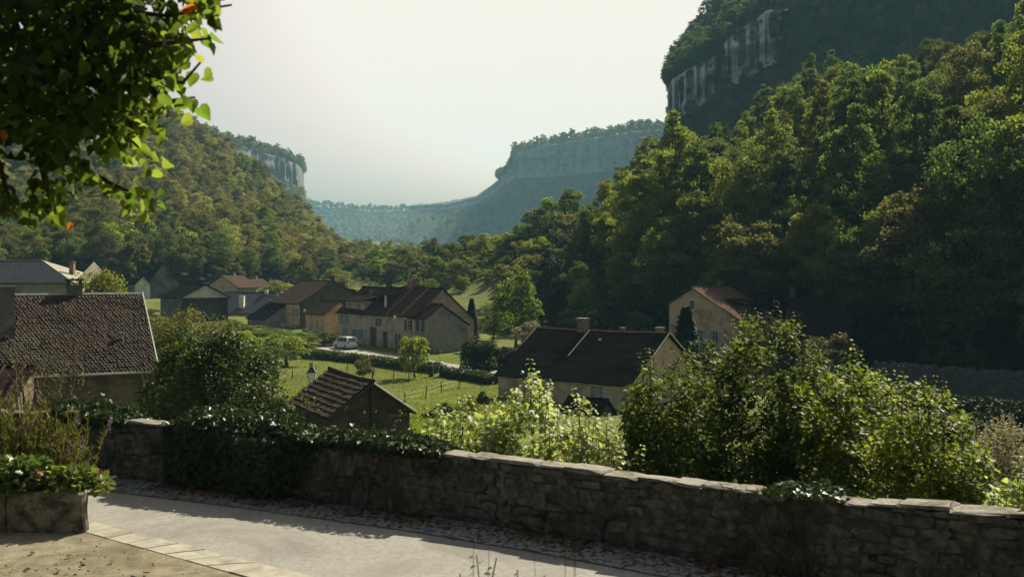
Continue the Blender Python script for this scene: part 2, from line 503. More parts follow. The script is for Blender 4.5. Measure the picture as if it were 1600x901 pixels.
# foliage
M['lf_olive'] = leaf_mat('lf_olive', (.046, .066, .015), (.10, .128, .028), (.16, .175, .038), .45)
M['lf_green'] = leaf_mat('lf_green', (.036, .062, .016), (.078, .116, .026), (.125, .155, .034), .45)
M['lf_yellow'] = leaf_mat('lf_yellow', (.075, .098, .018), (.15, .175, .03), (.23, .225, .036), .48)
M['lf_brown'] = leaf_mat('lf_brown', (.054, .058, .020), (.108, .110, .034), (.165, .142, .045), .42)
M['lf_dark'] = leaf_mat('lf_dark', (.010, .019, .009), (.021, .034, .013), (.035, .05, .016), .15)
M['lf_far'] = leaf_mat('lf_far', (.085, .084, .030), (.175, .165, .06), (.25, .21, .08), .42, vary=.45)
M['lf_silver'] = leaf_mat('lf_silver', (.10, .10, .075), (.20, .19, .15), (.30, .27, .22), .35)
M['lf_maple'] = leaf_mat('lf_maple', (.09, .125, .035), (.215, .25, .095), (.33, .325, .13), .48, .5, .4, 1.9, .1)
M['lf_hazel'] = leaf_mat('lf_hazel', (.018, .032, .007), (.048, .07, .014), (.14, .15, .026), .42, .55, .09, 1.9, .1)
M['lf_bush'] = leaf_mat('lf_bush', (.018, .034, .011), (.045, .068, .018), (.085, .105, .03), .32, .5, .2, 1.7, .1)
M['lf_ivy'] = leaf_mat('lf_ivy', (.014, .026, .008), (.03, .05, .014), (.07, .09, .022), .22, .4, .24, 1.5, .1)
M['lf_lime'] = leaf_mat('lf_lime', (.022, .042, .008), (.055, .085, .015), (.115, .145, .022), .46, .5, .2, 2.0, .12)
M['lf_lime_backlit'] = leaf_mat('lf_lime_backlit', (.05, .085, .013), (.11, .15, .026), (.19, .215, .04), .6, .5, .2, 2.0, .1)  # brighter lime leaf for the fringe, its backlight put into the colour
M['lf_autumn'] = leaf_mat('lf_autumn', (.35, .12, .01), (.55, .2, .015), None, .5, .4, .3, 1.6, .1)
M['lf_geranium'] = leaf_mat('lf_geranium', (.04, .075, .018), (.10, .14, .03), (.24, .22, .04), .4, .4, .35, 1.7, .1)
M['lf_herb'] = leaf_mat('lf_herb', (.06, .07, .018), (.11, .125, .03), (.19, .165, .05), .4, .6, .2, 1.5, .1)
M['grass'] = leaf_mat('grass', (.08, .11, .016), (.13, .165, .025), (.19, .195, .04), .5, .6, .15, 1.7, .1)
M['pink'] = leaf_mat('pink', (.45, .06, .12), (.6, .10, .18), None, .3, .6, .2, 1.2, .1)
M['violet'] = leaf_mat('violet', (.12, .07, .25), (.2, .12, .35), None, .3, .6, .2, 1.2, .1)
M['lf_hazel2'] = leaf_mat('lf_hazel2', (.045, .06, .012), (.095, .125, .022), (.22, .23, .032), .5, .5, .16, 1.9, .1)

# ------------------------------------------------------------------ terrain
WALL = np.array([(-16.0, 23.4), (-12.0, 21.6), (-7.7, 19.7), (-4.3, 18.15), (-1.07, 16.5), (0.9, 15.3), (2.73, 14.03), (4.5, 12.8), (6.05, 11.65), (9.2, 9.3)])
WTOP = np.array([.60, .58, .52, .47, .455, .44, .44, .50, .60, .75])
ROAD_Z = -0.7
WD = norm(np.array([6.05 + 7.7, 11.65 - 19.7])); WN = np.array([-WD[1], WD[0]])
_wt = WALL @ WD; _wo = WALL @ WN

def wall_dist(x, y):
    t = x * WD[0] + y * WD[1]
    return x * WN[0] + y * WN[1] - np.interp(t, _wt, _wo)

def sstep(a, b, x):
    t = np.clip((x - a) / (b - a), 0, 1)
    return t * t * (3 - 2 * t)

def H(x, y):
    x = np.asarray(x, float); y = np.asarray(y, float)
    d = wall_dist(x, y)
    near = np.interp(d, [.2, .35, .6, 3, 10, 30, 60], [ROAD_Z, -1.1, -1.6, -2.2, -3.9, -5.8, -7.5])
    far = np.interp(y, [30, 40, 60, 92, 110, 125, 140, 160, 190, 230, 300, 400, 900, 2000, 4000],
                    [-4.6, -5.2, -7, -9.2, -9.0, -8.4, -7.7, -7.2, -6.6, -4.5, -2, 3, 18, 60, 60])
    far = far + .05 * np.maximum(0, -x - 50) * sstep(120, 200, y)
    w = sstep(10, 35, d)
    z = near * (1 - w) + far * w
    z = z + .22 * fbm(x * .12, y * .12, 3) * sstep(2, 12, d) + 1.5 * fbm(x * .02, y * .02, 9) * sstep(180, 300, y)
    terr = 1.2 - 1.95 * sstep(5.6, 7.6, y)
    return np.where(d <= .2, terr, z)

def Hs(x, y):
    return float(H(np.array([x]), np.array([y]))[0])

gx = np.concatenate([-np.geomspace(3000, 160, 26), np.arange(-150, -20, 2.5), np.arange(-20, 20, .4), np.arange(20, 152, 2.5), np.geomspace(160, 3000, 26)])
gy = np.concatenate([np.arange(-80, 4, 4.0), np.arange(4, 26, .4), np.arange(26, 170, 2.0), np.arange(170, 320, 5.0), np.geomspace(325, 3650, 40)])
GX, GY = np.meshgrid(gx, gy, indexing='ij')
GZ = H(GX, GY)
# the sheet dips below the lane, the yard and the village road, which lie on top of it as surfaces of their own
g = bpy.data.objects.new('ground', grid_mesh('ground', np.stack([GX, GY, GZ], -1), M['ground']))
tag(link(g), kind='structure')

class Slope:
    """a hillside: control columns of points, smooth in between, roughened"""
    def __init__(s, cols, back=None):
        s.P = np.array([[at(px, y, D) for (y, D) in rows] for px, rows in cols])
        s.px = np.array([c[0] for c in cols], float)
    def __call__(s, u, v, amp=0.0, sc=.02, seed=0):
        """u 0..1 along columns, v 0..1 base to top"""
        n, m = s.P.shape[:2]
        a = np.clip(u, 0, 1) * (n - 1); b = np.clip(v, 0, 1) * (m - 1)
        i = np.minimum(a.astype(int), n - 2); j = np.minimum(b.astype(int), m - 2)
        fa = (a - i)[..., None]; fb = (b - j)[..., None]
        P = s.P
        q = (P[i, j] * (1 - fa) + P[i + 1, j] * fa) * (1 - fb) + (P[i, j + 1] * (1 - fa) + P[i + 1, j + 1] * fa) * fb
        if amp:
            q = q.copy(); q[..., 2] += amp * fbm(q[..., 0] * sc, q[..., 1] * sc, seed)
        return q
    def mesh(s, name, mat, nu, nv, amp=0, sc=.02, seed=0):
        U, V = np.meshgrid(np.linspace(0, 1, nu), np.linspace(0, 1, nv), indexing='ij')
        P = s(U, V, amp, sc, seed)
        o = bpy.data.objects.new(name, grid_mesh(name, P, mat))
        return tag(link(o), kind='structure')

R1 = Slope([(470, [(450, 300), (438, 350), (420, 420), (440, 520)]),
            (540, [(452, 270), (440, 320), (424, 380), (435, 470)]),
            (620, [(468, 225), (446, 270), (416, 320), (425, 400)]),
            (720, [(488, 190), (456, 225), (402, 280), (410, 350)]),
            (820, [(512, 172), (458, 200), (382, 250), (390, 320)]),
            (920, [(535, 158), (450, 180), (350, 230), (350, 300)]),
            (1020, [(550, 148), (440, 168), (300, 222), (290, 300)]),
            (1120, [(560, 142), (420, 160), (255, 218), (245, 300)]),
            (1220, [(570, 132), (405, 152), (210, 217), (200, 300)]),
            (1320, [(580, 124), (390, 146), (180, 218), (170, 300)]),
            (1420, [(590, 116), (375, 141), (160, 220), (150, 300)]),
            (1600, [(620, 102), (350, 132), (100, 217), (90, 300)]),
            (1690, [(640, 96), (330, 128), (20, 205), (10, 300)]),
            (1800, [(690, 86), (180, 120), (-420, 190), (-430, 300)]),  # unseen columns from here on, raised tall to shade the lower right
            (2100, [(760, 72), (-120, 118), (-900, 185), (-900, 300)]),
            (2600, [(860, 60), (-200, 105), (-1100, 165), (-1100, 300)])])
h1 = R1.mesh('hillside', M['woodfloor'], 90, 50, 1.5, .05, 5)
h1.data.materials.append(M['ground'])                       # open pasture on the spur, wood floor farther right
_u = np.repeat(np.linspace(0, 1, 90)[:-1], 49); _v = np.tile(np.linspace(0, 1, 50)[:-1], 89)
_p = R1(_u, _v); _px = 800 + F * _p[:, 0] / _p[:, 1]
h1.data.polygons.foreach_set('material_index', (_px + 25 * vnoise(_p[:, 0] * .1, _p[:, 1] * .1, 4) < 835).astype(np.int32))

L1 = Slope([(-420, [(445, 190), (330, 290), (60, 480), (60, 640)]),
            (-200, [(445, 200), (330, 300), (80, 480), (80, 640)]),
            (0, [(442, 215), (330, 320), (120, 485), (130, 640)]),
            (150, [(440, 230), (330, 340), (165, 495), (175, 640)]),
            (250, [(440, 245), (335, 350), (198, 500), (210, 640)]),
            (340, [(442, 265), (350, 370), (247, 510), (260, 640)]),
            (420, [(442, 285), (370, 400), (307, 530), (320, 640)]),
            (480, [(442, 315), (392, 430), (362, 560), (368, 660)]),
            (540, [(442, 350), (424, 480), (416, 600), (420, 680)]),
            (600, [(442, 400), (438, 520), (436, 650), (438, 720)])])
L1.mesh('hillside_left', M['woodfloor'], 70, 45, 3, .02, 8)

def cliff(name, cols, nu, nv, seed, dent=6.0, soil='woodfloor', rock='rockdim', bare=None):
    """rows of each column: lower slope, foot, top, plateau (top steep and fissured)"""
    s = Slope(cols)
    n, m = s.P.shape[:2]
    # resample so that the cliff band gets most rows
    U, V = np.meshgrid(np.linspace(0, 1, nu), np.linspace(0, 1, nv), indexing='ij')
    P = s(U, V)
    bandv = V * (m - 1)
    w = np.clip(1 - np.abs(bandv - 1.5) / .75, 0, 1)
    arc = U * 60
    fis = fbm(arc * 1.3 + 7, P[..., 2] * .008, seed, 5) + .5 * np.abs(vnoise(arc * 2.9, P[..., 2] * .02, seed + 20))
    led = vnoise(arc * .25, P[..., 2] * .12, seed + 31)
    toward = norm(-P * np.array([1, 1, 0]))
    P = P + toward * ((fis * dent + led * dent * .35) * w)[..., None]
    P[..., 2] += 2.0 * fbm(P[..., 0] * .03, P[..., 1] * .03, seed + 3) * (1 - w)
    o = bpy.data.objects.new(name, grid_mesh(name, P, M[rock], False))
    # slopes above and below the rock face carry soil
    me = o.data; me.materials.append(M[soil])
    bandpx = 800 + F * P[:-1, :-1, 0].ravel() / P[:-1, :-1, 1].ravel()
    mi = np.where(np.abs((np.repeat(np.linspace(0, m - 1, nv)[None, :-1], nu - 1, 0)).ravel() - 1.47) < .56, 0, 1)
    if bare is not None:
        pc = P[:-1, :-1].reshape(-1, 3)
        mi = np.where(bare(bandpx + 16 * fbm(pc[:, 0] * .11, pc[:, 2] * .09, 51, 4)) & (vnoise(pc[:, 0] * .2, pc[:, 2] * .16, 53) > -.88), mi, 1)
    me.polygons.foreach_set('material_index', mi.astype(np.int32))
    tag(link(o), kind='structure')
    return s

R2c = [(1043, [(330, 385), (205, 440), (140, 445), (138, 465), (140, 500)]),
       (1050, [(330, 378), (195, 436), (128, 442), (118, 470), (108, 510)]),
       (1075, [(320, 372), (172, 430), (110, 437), (90, 480), (72, 530)]),
       (1110, [(310, 367), (150, 425), (95, 432), (62, 490), (28, 545)]),
       (1150, [(300, 362), (125, 420), (52, 428), (20, 490), (-40, 560)]),
       (1200, [(300, 357), (95, 415), (20, 423), (-10, 490), (-100, 570)]),
       (1280, [(300, 352), (60, 410), (5, 418), (-50, 490), (-170, 570)]),
       (1400, [(290, 347), (40, 405), (-10, 412), (-90, 490), (-230, 570)]),
       (1600, [(260, 342), (0, 400), (-60, 408), (-150, 480), (-300, 560)]),
       (1900, [(230, 332), (-60, 390), (-120, 398), (-200, 470), (-350, 550)])]
# the nose of the mountain turns away behind its left edge
R2c = [(1046, [(330, 520), (205, 560), (140, 565), (138, 580), (140, 600)])] + R2c
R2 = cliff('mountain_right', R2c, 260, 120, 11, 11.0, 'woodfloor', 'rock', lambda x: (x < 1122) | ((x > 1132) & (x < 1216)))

R3c = [(640, [(400, 1782), (326, 2325), (322, 2328), (321, 2480)]),
       (700, [(390, 1705), (322, 2046), (318, 2049), (316, 2325)]),
       (745, [(375, 1628), (314, 1876), (308, 1879), (306, 2170)]),
       (770, [(370, 1550), (298, 1752), (290, 1755), (288, 2015)]),
       (799, [(365, 1488), (274, 1666), (268, 1671), (266, 1860)]),
       (804, [(365, 1472), (270, 1628), (240, 1635), (246, 1829)]),
       (850, [(360, 1457), (270, 1612), (229, 1620), (236, 1814)]),
       (900, [(355, 1426), (266, 1573), (220, 1581), (228, 1782)]),
       (950, [(350, 1395), (260, 1534), (212, 1542), (220, 1752)]),
       (1000, [(340, 1364), (252, 1488), (206, 1496), (214, 1705)]),
       (1060, [(330, 1333), (240, 1442), (200, 1449), (207, 1674)]),
       (1150, [(320, 1302), (235, 1410), (190, 1418), (187, 1643)])]
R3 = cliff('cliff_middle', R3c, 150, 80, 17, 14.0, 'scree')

L2c = [(230, [(300, 928), (215, 1146), (180, 1160), (178, 1378)]),
       (300, [(310, 957), (236, 1160), (203, 1169), (212, 1378)]),
       (345, [(320, 986), (250, 1182), (220, 1189), (229, 1392)]),
       (400, [(335, 1030), (274, 1225), (235, 1232), (244, 1421)]),
       (440, [(350, 1073), (291, 1269), (247, 1276), (255, 1450)]),
       (466, [(360, 1116), (306, 1302), (258, 1308), (265, 1479)]),
       (471, [(362, 1305), (307, 1450), (264, 1454), (263, 1595)]),
       (475, [(364, 1522), (308, 1668), (275, 1672), (274, 1740)])]
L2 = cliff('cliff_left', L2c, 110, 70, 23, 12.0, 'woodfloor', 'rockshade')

R4c = [(380, [(430, 1330), (370, 2375), (335, 2755), (318, 2850), (332, 3420)]),
       (440, [(430, 1368), (370, 2375), (335, 2755), (318, 2850), (332, 3420)]),
       (480, [(430, 1406), (372, 2432), (338, 2793), (320, 2888), (334, 3420)]),
       (530, [(430, 1444), (376, 2470), (342, 2850), (325, 2945), (339, 3515)]),
       (590, [(430, 1482), (378, 2508), (346, 2888), (329, 3002), (343, 3610)]),
       (650, [(430, 1482), (378, 2527), (346, 2907), (328, 3021), (342, 3610)]),
       (710, [(430, 1444), (372, 2508), (340, 2869), (321, 2983), (335, 3610)]),
       (770, [(425, 1406), (365, 2470), (334, 2812), (314, 2926), (328, 3515)]),
       (840, [(420, 1368), (355, 2375), (324, 2755), (304, 2850), (318, 3420)]),
       (920, [(420, 1330), (350, 2280), (315, 2660), (296, 2755), (310, 3420)])]
R4 = Slope(R4c)
R4.mesh('far_ridge', M['woodfloor'], 70, 50, 6, .012, 29)

# ------------------------------------------------------------------ trees: prototypes
def tree_parts(seed, Ht, Rc, base, nclump, nleaf, ls, shape='quad', style='round', limb=12, lean=0.0):
    """returns trunk MB and leaf arrays, base at the origin"""
    rng = nrand(seed)
    mb = MB()
    top = Ht * .86
    off = rng.normal(size=2) * Rc * .08
    tr = [(0, 0, -1.0), (0, 0, 0)]
    for t in np.linspace(.2, 1, 5):
        tr.append((off[0] * t + rng.normal() * .02 * Ht * t * .4 + lean * t * Ht, off[1] * t + rng.normal() * .02 * Ht * t * .4, top * t))
    r0 = Ht * .018 + .04
    mb.tube(tr, [r0 * 1.35, r0 * 1.25] + [r0 * (1 - .85 * t) for t in np.linspace(.2, 1, 5)], 6)
    zc = (base + Ht) / 2; hz = (Ht - base) / 2
    C = []; RC = []
    for k in range(nclump):
        d = rdir(rng, 1)[0]
        rr = (rng.random() * .75 + .25) ** .5
        p = d * rr
        z = zc + p[2] * hz * .92
        tt = np.clip((z - base) / (Ht - base), 0, 1)
        if style == 'round': wdt = 1.0 - .25 * max(0, tt - .55)
        elif style == 'spire': wdt = (1 - tt) * 1.05 + .08
        elif style == 'tall': wdt = .95 - .5 * max(0, tt - .5)
        else: wdt = 1
        c = np.array([p[0] * Rc * .88 * wdt + off[0] * tt + lean * z, p[1] * Rc * .88 * wdt + off[1] * tt, z])
        C.append(c); RC.append(Rc * rng.uniform(.17, .33) * (1 if style != 'spire' else (.35 + .65 * (1 - tt))))
    C = np.array(C); RC = np.array(RC)
    order = rng.permutation(nclump)[:limb]
    for k in order:
        c = C[k]
        zt = np.clip(c[2] - Rc * rng.uniform(.3, .7), base * .6, top * .95)
        t = zt / top
        s = np.array([off[0] * t + lean * t * Ht, off[1] * t, zt]); mid = (s + c) / 2 + np.array([0, 0, -.06 * Rc])
        mb.tube([s, mid, c], [r0 * .42 * (1 - .6 * t), r0 * .28 * (1 - .5 * t), r0 * .08], 5, cap=False)
    pos = []; nr = []; dr = []; sz = []; ti = []
    per = np.maximum(6, (nleaf * RC ** 2 / (RC ** 2).mean()).astype(int))
    for c, r, n in zip(C, RC, per):
        d = rdir(rng, n); d[:, 2] = np.where(d[:, 2] < -.3, -d[:, 2], d[:, 2])
        q = c + d * r * (rng.random((n, 1)) * .55 + .5) * np.array([1, 1, .78])
        pos.append(q)
        nn = norm(d * .55 + rdir(rng, n) * .75 + np.array([0, 0, .35])); nr.append(nn)
        dd = rdir(rng, n); dd[:, 2] -= .35; dr.append(dd)
        sz.append(ls * rng.uniform(.65, 1.35, n)); ti.append(np.clip(rng.normal(.42, .2, n) + rng.normal() * .14, 0, 1))
    return mb, [np.concatenate(a) for a in (pos, nr, dr, sz, ti)]

def spire_parts(seed, Ht, Rc, n, ls):
    rng = nrand(seed)
    mb = MB().tube([(0, 0, -1), (0, 0, Ht * .5), (0, 0, Ht)], [Ht * .02, Ht * .014, .02], 6)
    t = rng.random(n) ** .8; a = rng.random(n) * 2 * np.pi
    tier = (t * 14) % 1
    r = Rc * (1 - t) ** .85 * (1 - .45 * tier) * (rng.random(n) * .6 + .42) + .05
    pos = np.stack([r * np.cos(a), r * np.sin(a), .06 * Ht + t * Ht * .95 - r * .25], -1)
    out = np.stack([np.cos(a), np.sin(a), np.full(n, -.25)], -1)
    return mb, [pos, norm(rdir(rng, n) * .6 + np.array([0, 0, .8])), norm(out + .3 * rdir(rng, n)), ls * rng.uniform(.6, 1.3, n), np.clip(rng.normal(.4, .2, n), 0, 1)]

PROTO = {}
def proto(key, parts, matkey, shape='quad', bark='bark'):
    mb, (p, n, d, s, t) = parts
    PROTO[key] = (mb.mesh('trunk', M[bark], True), leaf_mesh('crown', p, n, d, s, shape, M[matkey], t))

for k in range(5):   # broad trees for the near wood, 15 m tall as built
    proto('near%d' % k, tree_parts(100 + k, 15, 4.3 + .5 * (k % 3), 2.6 + (k % 2), 78, 120, .31), 'lf_olive')
for k in range(3):   # tall narrow ones
    proto('tall%d' % k, tree_parts(120 + k, 18, 3.5, 4.0, 74, 120, .31, style='tall'), 'lf_green')
for k in range(3):   # loose bushes and small trees, 6 m
    proto('small%d' % k, tree_parts(140 + k, 6, 2.7, .5, 42, 95, .24), 'lf_olive')
for k in range(2):
    proto('spire%d' % k, spire_parts(160 + k, 12, 2.6, 5200, .42), 'lf_dark')
for k in range(5):   # the far slopes
    proto('far%d' % k, tree_parts(180 + k, 13, 4.7, 2.0, 30, 46, .75, limb=5), 'lf_far')

def put_tree(key, loc, sc=(1, 1, 1), rz=0, mat=None, name='broadleaf_tree', label='', cat='tree', group=None, bark=None):
    tr, cr = PROTO[key]
    t = thing(name, label, cat, tuple(loc), rz, group)
    t.scale = sc if hasattr(sc, '__len__') else (sc, sc, sc)
    a = link(bpy.data.objects.new('trunk', tr), t); b = link(bpy.data.objects.new('crown', cr), t)
    if mat:
        b.material_slots[0].link = 'OBJECT'; b.material_slots[0].material = M[mat]
    if bark:
        a.material_slots[0].link = 'OBJECT'; a.material_slots[0].material = M[bark]
    return t

def darts(rng, S, n, rmin, vr=(0, 1), ur=(0, 1), keep=None, tries=30):
    """random places on a slope, kept apart"""
    out = []; cell = {}
    UU = rng.uniform(ur[0], ur[1], n * tries); VV = rng.uniform(vr[0], vr[1], n * tries); PP = S(UU, VV)
    for q_ in range(n * tries):
        if len(out) >= n: break
        u, v, p = float(UU[q_]), float(VV[q_]), PP[q_]
        if keep is not None and not keep(p, u, v): continue
        rm = rmin(p, u, v) if callable(rmin) else rmin
        k = (int(p[0] // 12), int(p[1] // 12)); ok = True
        for i in (-1, 0, 1):
            for j in (-1, 0, 1):
                for q in cell.get((k[0] + i, k[1] + j), ()):
                    if (q[0] - p[0]) ** 2 + (q[1] - p[1]) ** 2 + (q[2] - p[2]) ** 2 < rm * rm: ok = False; break
        if not ok: continue
        cell.setdefault(k, []).append(p); out.append((p, u, v))
    return out

def px_of(p):
    return 800 + F * p[0] / p[1], HOR - F * (p[2] - CZ) / p[1]

# ---- the near wood on the right hillside, tree by tree
rng = nrand(7)
def keepR1(p, u, v):
    x, y = px_of(p)
    if x < 535 or x > 1660: return False
    if x < 790 and v < .33: return False          # meadow slope behind the big farmhouse
    return True
def rminR1(p, u, v):
    x, y = px_of(p)
    return 6.6 if x < 840 else 7.3
spots = darts(rng, R1, 250, rminR1, (.02, .74), (0.08, 1), keepR1)
TONE = {'lf_olive': 'olive', 'lf_green': 'green', 'lf_yellow': 'yellowish', 'lf_brown': 'brownish'}
PAL = ['lf_olive', 'lf_green', 'lf_yellow', 'lf_olive', 'lf_brown', 'lf_green', 'lf_yellow', 'lf_green', 'lf_yellow']
for (p, u, v) in spots:
    x, y = px_of(p)
    if x < 905:
        key = 'small%d' % rng.integers(3); s = rng.uniform(.6, 1.35) * (1 + .45 * sstep(800, 900, x)); sc = (s, s, s * rng.uniform(.85, 1.15))
        m = ['lf_olive', 'lf_yellow', 'lf_brown', 'lf_green'][rng.integers(4)]; grp = 'scrub trees on the spur'
        lab = '%s low tree in the spur scrub %s, %s' % (TONE[m], 'behind the farmhouse' if x < 700 else 'right of the farmhouse' if x < 840 else 'left of the wood', 'on its crest' if v > .5 else 'lower down')
    else:
        tall = rng.random() < .35
        key = ('tall%d' % rng.integers(3)) if tall else ('near%d' % rng.integers(5))
        s = rng.uniform(.80, 1.42) * (1 - .42 * sstep(.40, .62, v)) * (.58 + .42 * sstep(870, 1040, x)); sc = (s, s, s * rng.uniform(.9, 1.3))
        m = PAL[rng.integers(len(PAL))]; grp = 'woodland trees on the right hillside'
        lab = '%s %s %s the right hill wood, %s' % ('tall' if tall else 'broad', TONE[m], 'tree low in' if v < .2 else 'tree midway up' if v < .45 else 'tree high in',
                                                       'over the long dark house' if x < 1010 else 'over the warm gable house' if x < 1210 else 'over the shadowed house' if x < 1400 else 'near the right edge')
    put_tree(key, p, sc, rng.uniform(0, 6.28), m, 'woodland_tree', lab, 'tree', grp)

# ---- left hillside: nearest trees one by one, the rest as one far-off wood
rngL = nrand(8)
def keepL1(p, u, v):
    x, y = px_of(p)
    return -60 < x < 640
spL = darts(rngL, L1, 1400, 6.6, (.0, .78), (.12, 1), keepL1)
spL.sort(key=lambda q: q[0][1])
for (p, u, v) in spL[:60]:
    s = rngL.uniform(.65, 1.0)
    x, y = px_of(p); m = ['lf_brown', 'lf_olive', 'lf_olive', 'lf_yellow', 'lf_brown', 'lf_green'][rngL.integers(6)]
    put_tree('far%d' % rngL.integers(5) if rngL.random() < .3 else 'near%d' % rngL.integers(5), p, (s, s, s * rngL.uniform(.85, 1.1)), rngL.uniform(0, 6.28), m, 'hillside_tree',
             '%s tree at the foot of the left hill, %s' % (TONE[m], 'behind the slate house' if x < 190 else 'behind the steep house and barn' if x < 330 else 'behind the brown roofs'), 'tree', 'trees at the foot of the left hill')

# a wood that reads as one mass: instances on points
far_col = bpy.data.collections.new('far_tree_kinds')
def far_proto(key, mat):
    tr, cr = PROTO[key]
    me = cr.copy(); me.materials[0] = M[mat]
    o = bpy.data.objects.new('far_tree', me); far_col.objects.link(o)
for k in range(5): far_proto('far%d' % k, ['lf_far', 'lf_brown', 'lf_olive', 'lf_far', 'lf_green'][k])
far_col2 = bpy.data.collections.new('mid_tree_kinds')
for k in range(5):
    me = PROTO['near%d' % k][1].copy(); me.materials[0] = M[['lf_far', 'lf_far', 'lf_far', 'lf_olive', 'lf_brown'][k]]
    far_col2.objects.link(bpy.data.objects.new('mid_tree', me))

def wood(name, label, pts, rng, smin, smax, col=far_col):
    pts = np.array(pts); n = len(pts)
    me = bpy.data.meshes.new(name)
    me.vertices.add(n); me.vertices.foreach_set('co', pts.astype(np.float32).ravel())
    def attr(nm, tp, key, arr):
        a = me.attributes.new(nm, tp, 'POINT'); a.data.foreach_set(key, np.ascontiguousarray(arr).ravel())
    s = rng.uniform(smin, smax, n)
    attr('kindno', 'INT', 'value', rng.integers(0, 5, n).astype(np.int32))
    attr('turn', 'FLOAT_VECTOR', 'vector', np.stack([np.zeros(n), np.zeros(n), rng.uniform(0, 6.28, n)], -1).astype(np.float32))
    attr('size', 'FLOAT_VECTOR', 'vector', np.stack([s, s, s * rng.uniform(.8, 1.15, n)], -1).astype(np.float32))
    me.update()
    o = bpy.data.objects.new(name, me); link(o)
    tag(o, label, 'wood', None, 'stuff')
    ng = bpy.data.node_groups.new(name, 'GeometryNodeTree')
    ng.interface.new_socket('Geometry', in_out='INPUT', socket_type='NodeSocketGeometry')
    ng.interface.new_socket('Geometry', in_out='OUTPUT', socket_type='NodeSocketGeometry')
    gi = ng.nodes.new('NodeGroupInput'); go = ng.nodes.new('NodeGroupOutput')
    ci = ng.nodes.new('GeometryNodeCollectionInfo'); ci.inputs['Collection'].default_value = col
    ci.inputs['Separate Children'].default_value = True; ci.inputs['Reset Children'].default_value = True
    ip = ng.nodes.new('GeometryNodeInstanceOnPoints'); ip.inputs['Pick Instance'].default_value = True
    def na(nm, t):
        q = ng.nodes.new('GeometryNodeInputNamedAttribute'); q.data_type = t; q.inputs['Name'].default_value = nm
        return q.outputs['Attribute']
    L = ng.links.new
    L(gi.outputs[0], ip.inputs['Points']); L(ci.outputs[0], ip.inputs['Instance'])
    L(na('kindno', 'INT'), ip.inputs['Instance Index']); L(na('turn', 'FLOAT_VECTOR'), ip.inputs['Rotation']); L(na('size', 'FLOAT_VECTOR'), ip.inputs['Scale'])
    L(ip.outputs[0], go.inputs[0])
    md = o.modifiers.new('wood', 'NODES'); md.node_group = ng
    return o

wood('wood', 'hazy olive and brown wood covering the steep left hill', [p for p, u, v in spL[60:]], rngL, .62, 1.0, far_col2)

dark_col = bpy.data.collections.new('mountain_tree_kinds')
for k in range(5):
    me = PROTO['near%d' % k][1].copy(); me.materials[0] = M[['lf_green', 'lf_brown', 'lf_bush', 'lf_olive', 'lf_green'][k]]
    dark_col.objects.link(bpy.data.objects.new('mountain_tree', me))
r2 = nrand(12)
def keepR2(p, u, v):
    x, y = px_of(p)
    vb = v * 4
    if x > 1640 or y < -40 or y > 330: return False
    if 0.95 < vb < 2.08:                     # leave the bare rock faces free
        if x < 1112 or 1138 < x < 1208: return False
        return True
    if .30 < vb <= .95 and (x < 1115 or 1138 < x < 1212): return False
    return True
sp2 = darts(r2, R2, 1500, 5.6, (.02, 1), (.09, .95), keepR2)
wood('wood_of_mountain', 'dark shaded wood on the high mountain at upper right', [p for p, u, v in sp2], r2, .5, .85, dark_col)

# small trees rooted on the ledges and along the foot of the rock faces
def keepL(p, u, v):
    x, y = px_of(p); vb = v * 4
    if not (1040 < x < 1225) or y < -30: return False
    if vb < .95: return True
    return r2.random() < (.05 if vb < 2 else .8)
sp2b = darts(r2, R2, 330, 3.4, (.12, .53), (.09, .62), keepL)
wood('ledge_trees', 'small trees clinging to the ledges and foot of the upper right cliff', [p for p, u, v in sp2b], r2, .2, .42, dark_col)

r3 = nrand(13)
p3 = [p for p, u, v in darts(r3, R3, 420, 11, (.66, 1), (.3, 1), lambda p, u, v: r3.random() < (.25 if .37 < u < .43 else 1))]
p3 += [p for p, u, v in darts(r3, R3, 160, 14, (0, .22), (.0, 1))]
wood('wood_of_middle_cliff', 'teal hazy trees along the rim and foot of the middle cliff', p3, r3, .8, 1.6)
r5 = nrand(14)
p5 = [p for p, u, v in darts(r5, L2, 380, 10, (.65, 1), (.0, 1))] + [p for p, u, v in darts(r5, L2, 400, 9, (0, .32), (0, 1))]
wood('wood_of_left_cliff', 'trees capping the sheer cliff on the left and its foot', p5, r5, .75, 1.35)
r6 = nrand(15)
p6 = [p for p, u, v in darts(r6, R4, 700, 15, (.70, .80), (0, 1), lambda p, u, v: vnoise(p[0] * .02, 3.3) > -.35)]
p6 += [p for p, u, v in darts(r6, R4, 900, 20, (.1, .7), (0, 1))]
wood('wood_of_far_ridge', 'blue hazy trees along the far ridge closing the valley', p6, r6, .9, 1.7)

# undergrowth that closes the wood at its foot
under_col = bpy.data.collections.new('undergrowth_kinds')
for k in range(5):
    me = PROTO['small%d' % (k % 3)][1].copy(); me.materials[0] = M[['lf_olive', 'lf_green', 'lf_dark', 'lf_brown', 'lf_dark'][k]]
    under_col.objects.link(bpy.data.objects.new('undergrowth_bush', me))
r7 = nrand(16)
p7 = [p - np.array([0, 0, .3]) for p, u, v in darts(r7, R1, 700, 3.6, (.0, .6), (.1, 1), lambda p, u, v: 800 < px_of(p)[0] < 1660)]
wood('undergrowth', 'dark undergrowth between the trunks of the right hillside wood', p7, r7, .5, 1.1, under_col)
p8 = [p - np.array([0, 0, .3]) for p, u, v in darts(r7, L1, 500, 4.5, (.0, .3), (.15, 1), lambda p, u, v: -40 < px_of(p)[0] < 640)]
wood('undergrowth_of_left_hill', 'bushes closing the edge of the wood on the left hill', p8, r7, .6, 1.2, under_col)
scrub_col = bpy.data.collections.new('scrub_kinds')
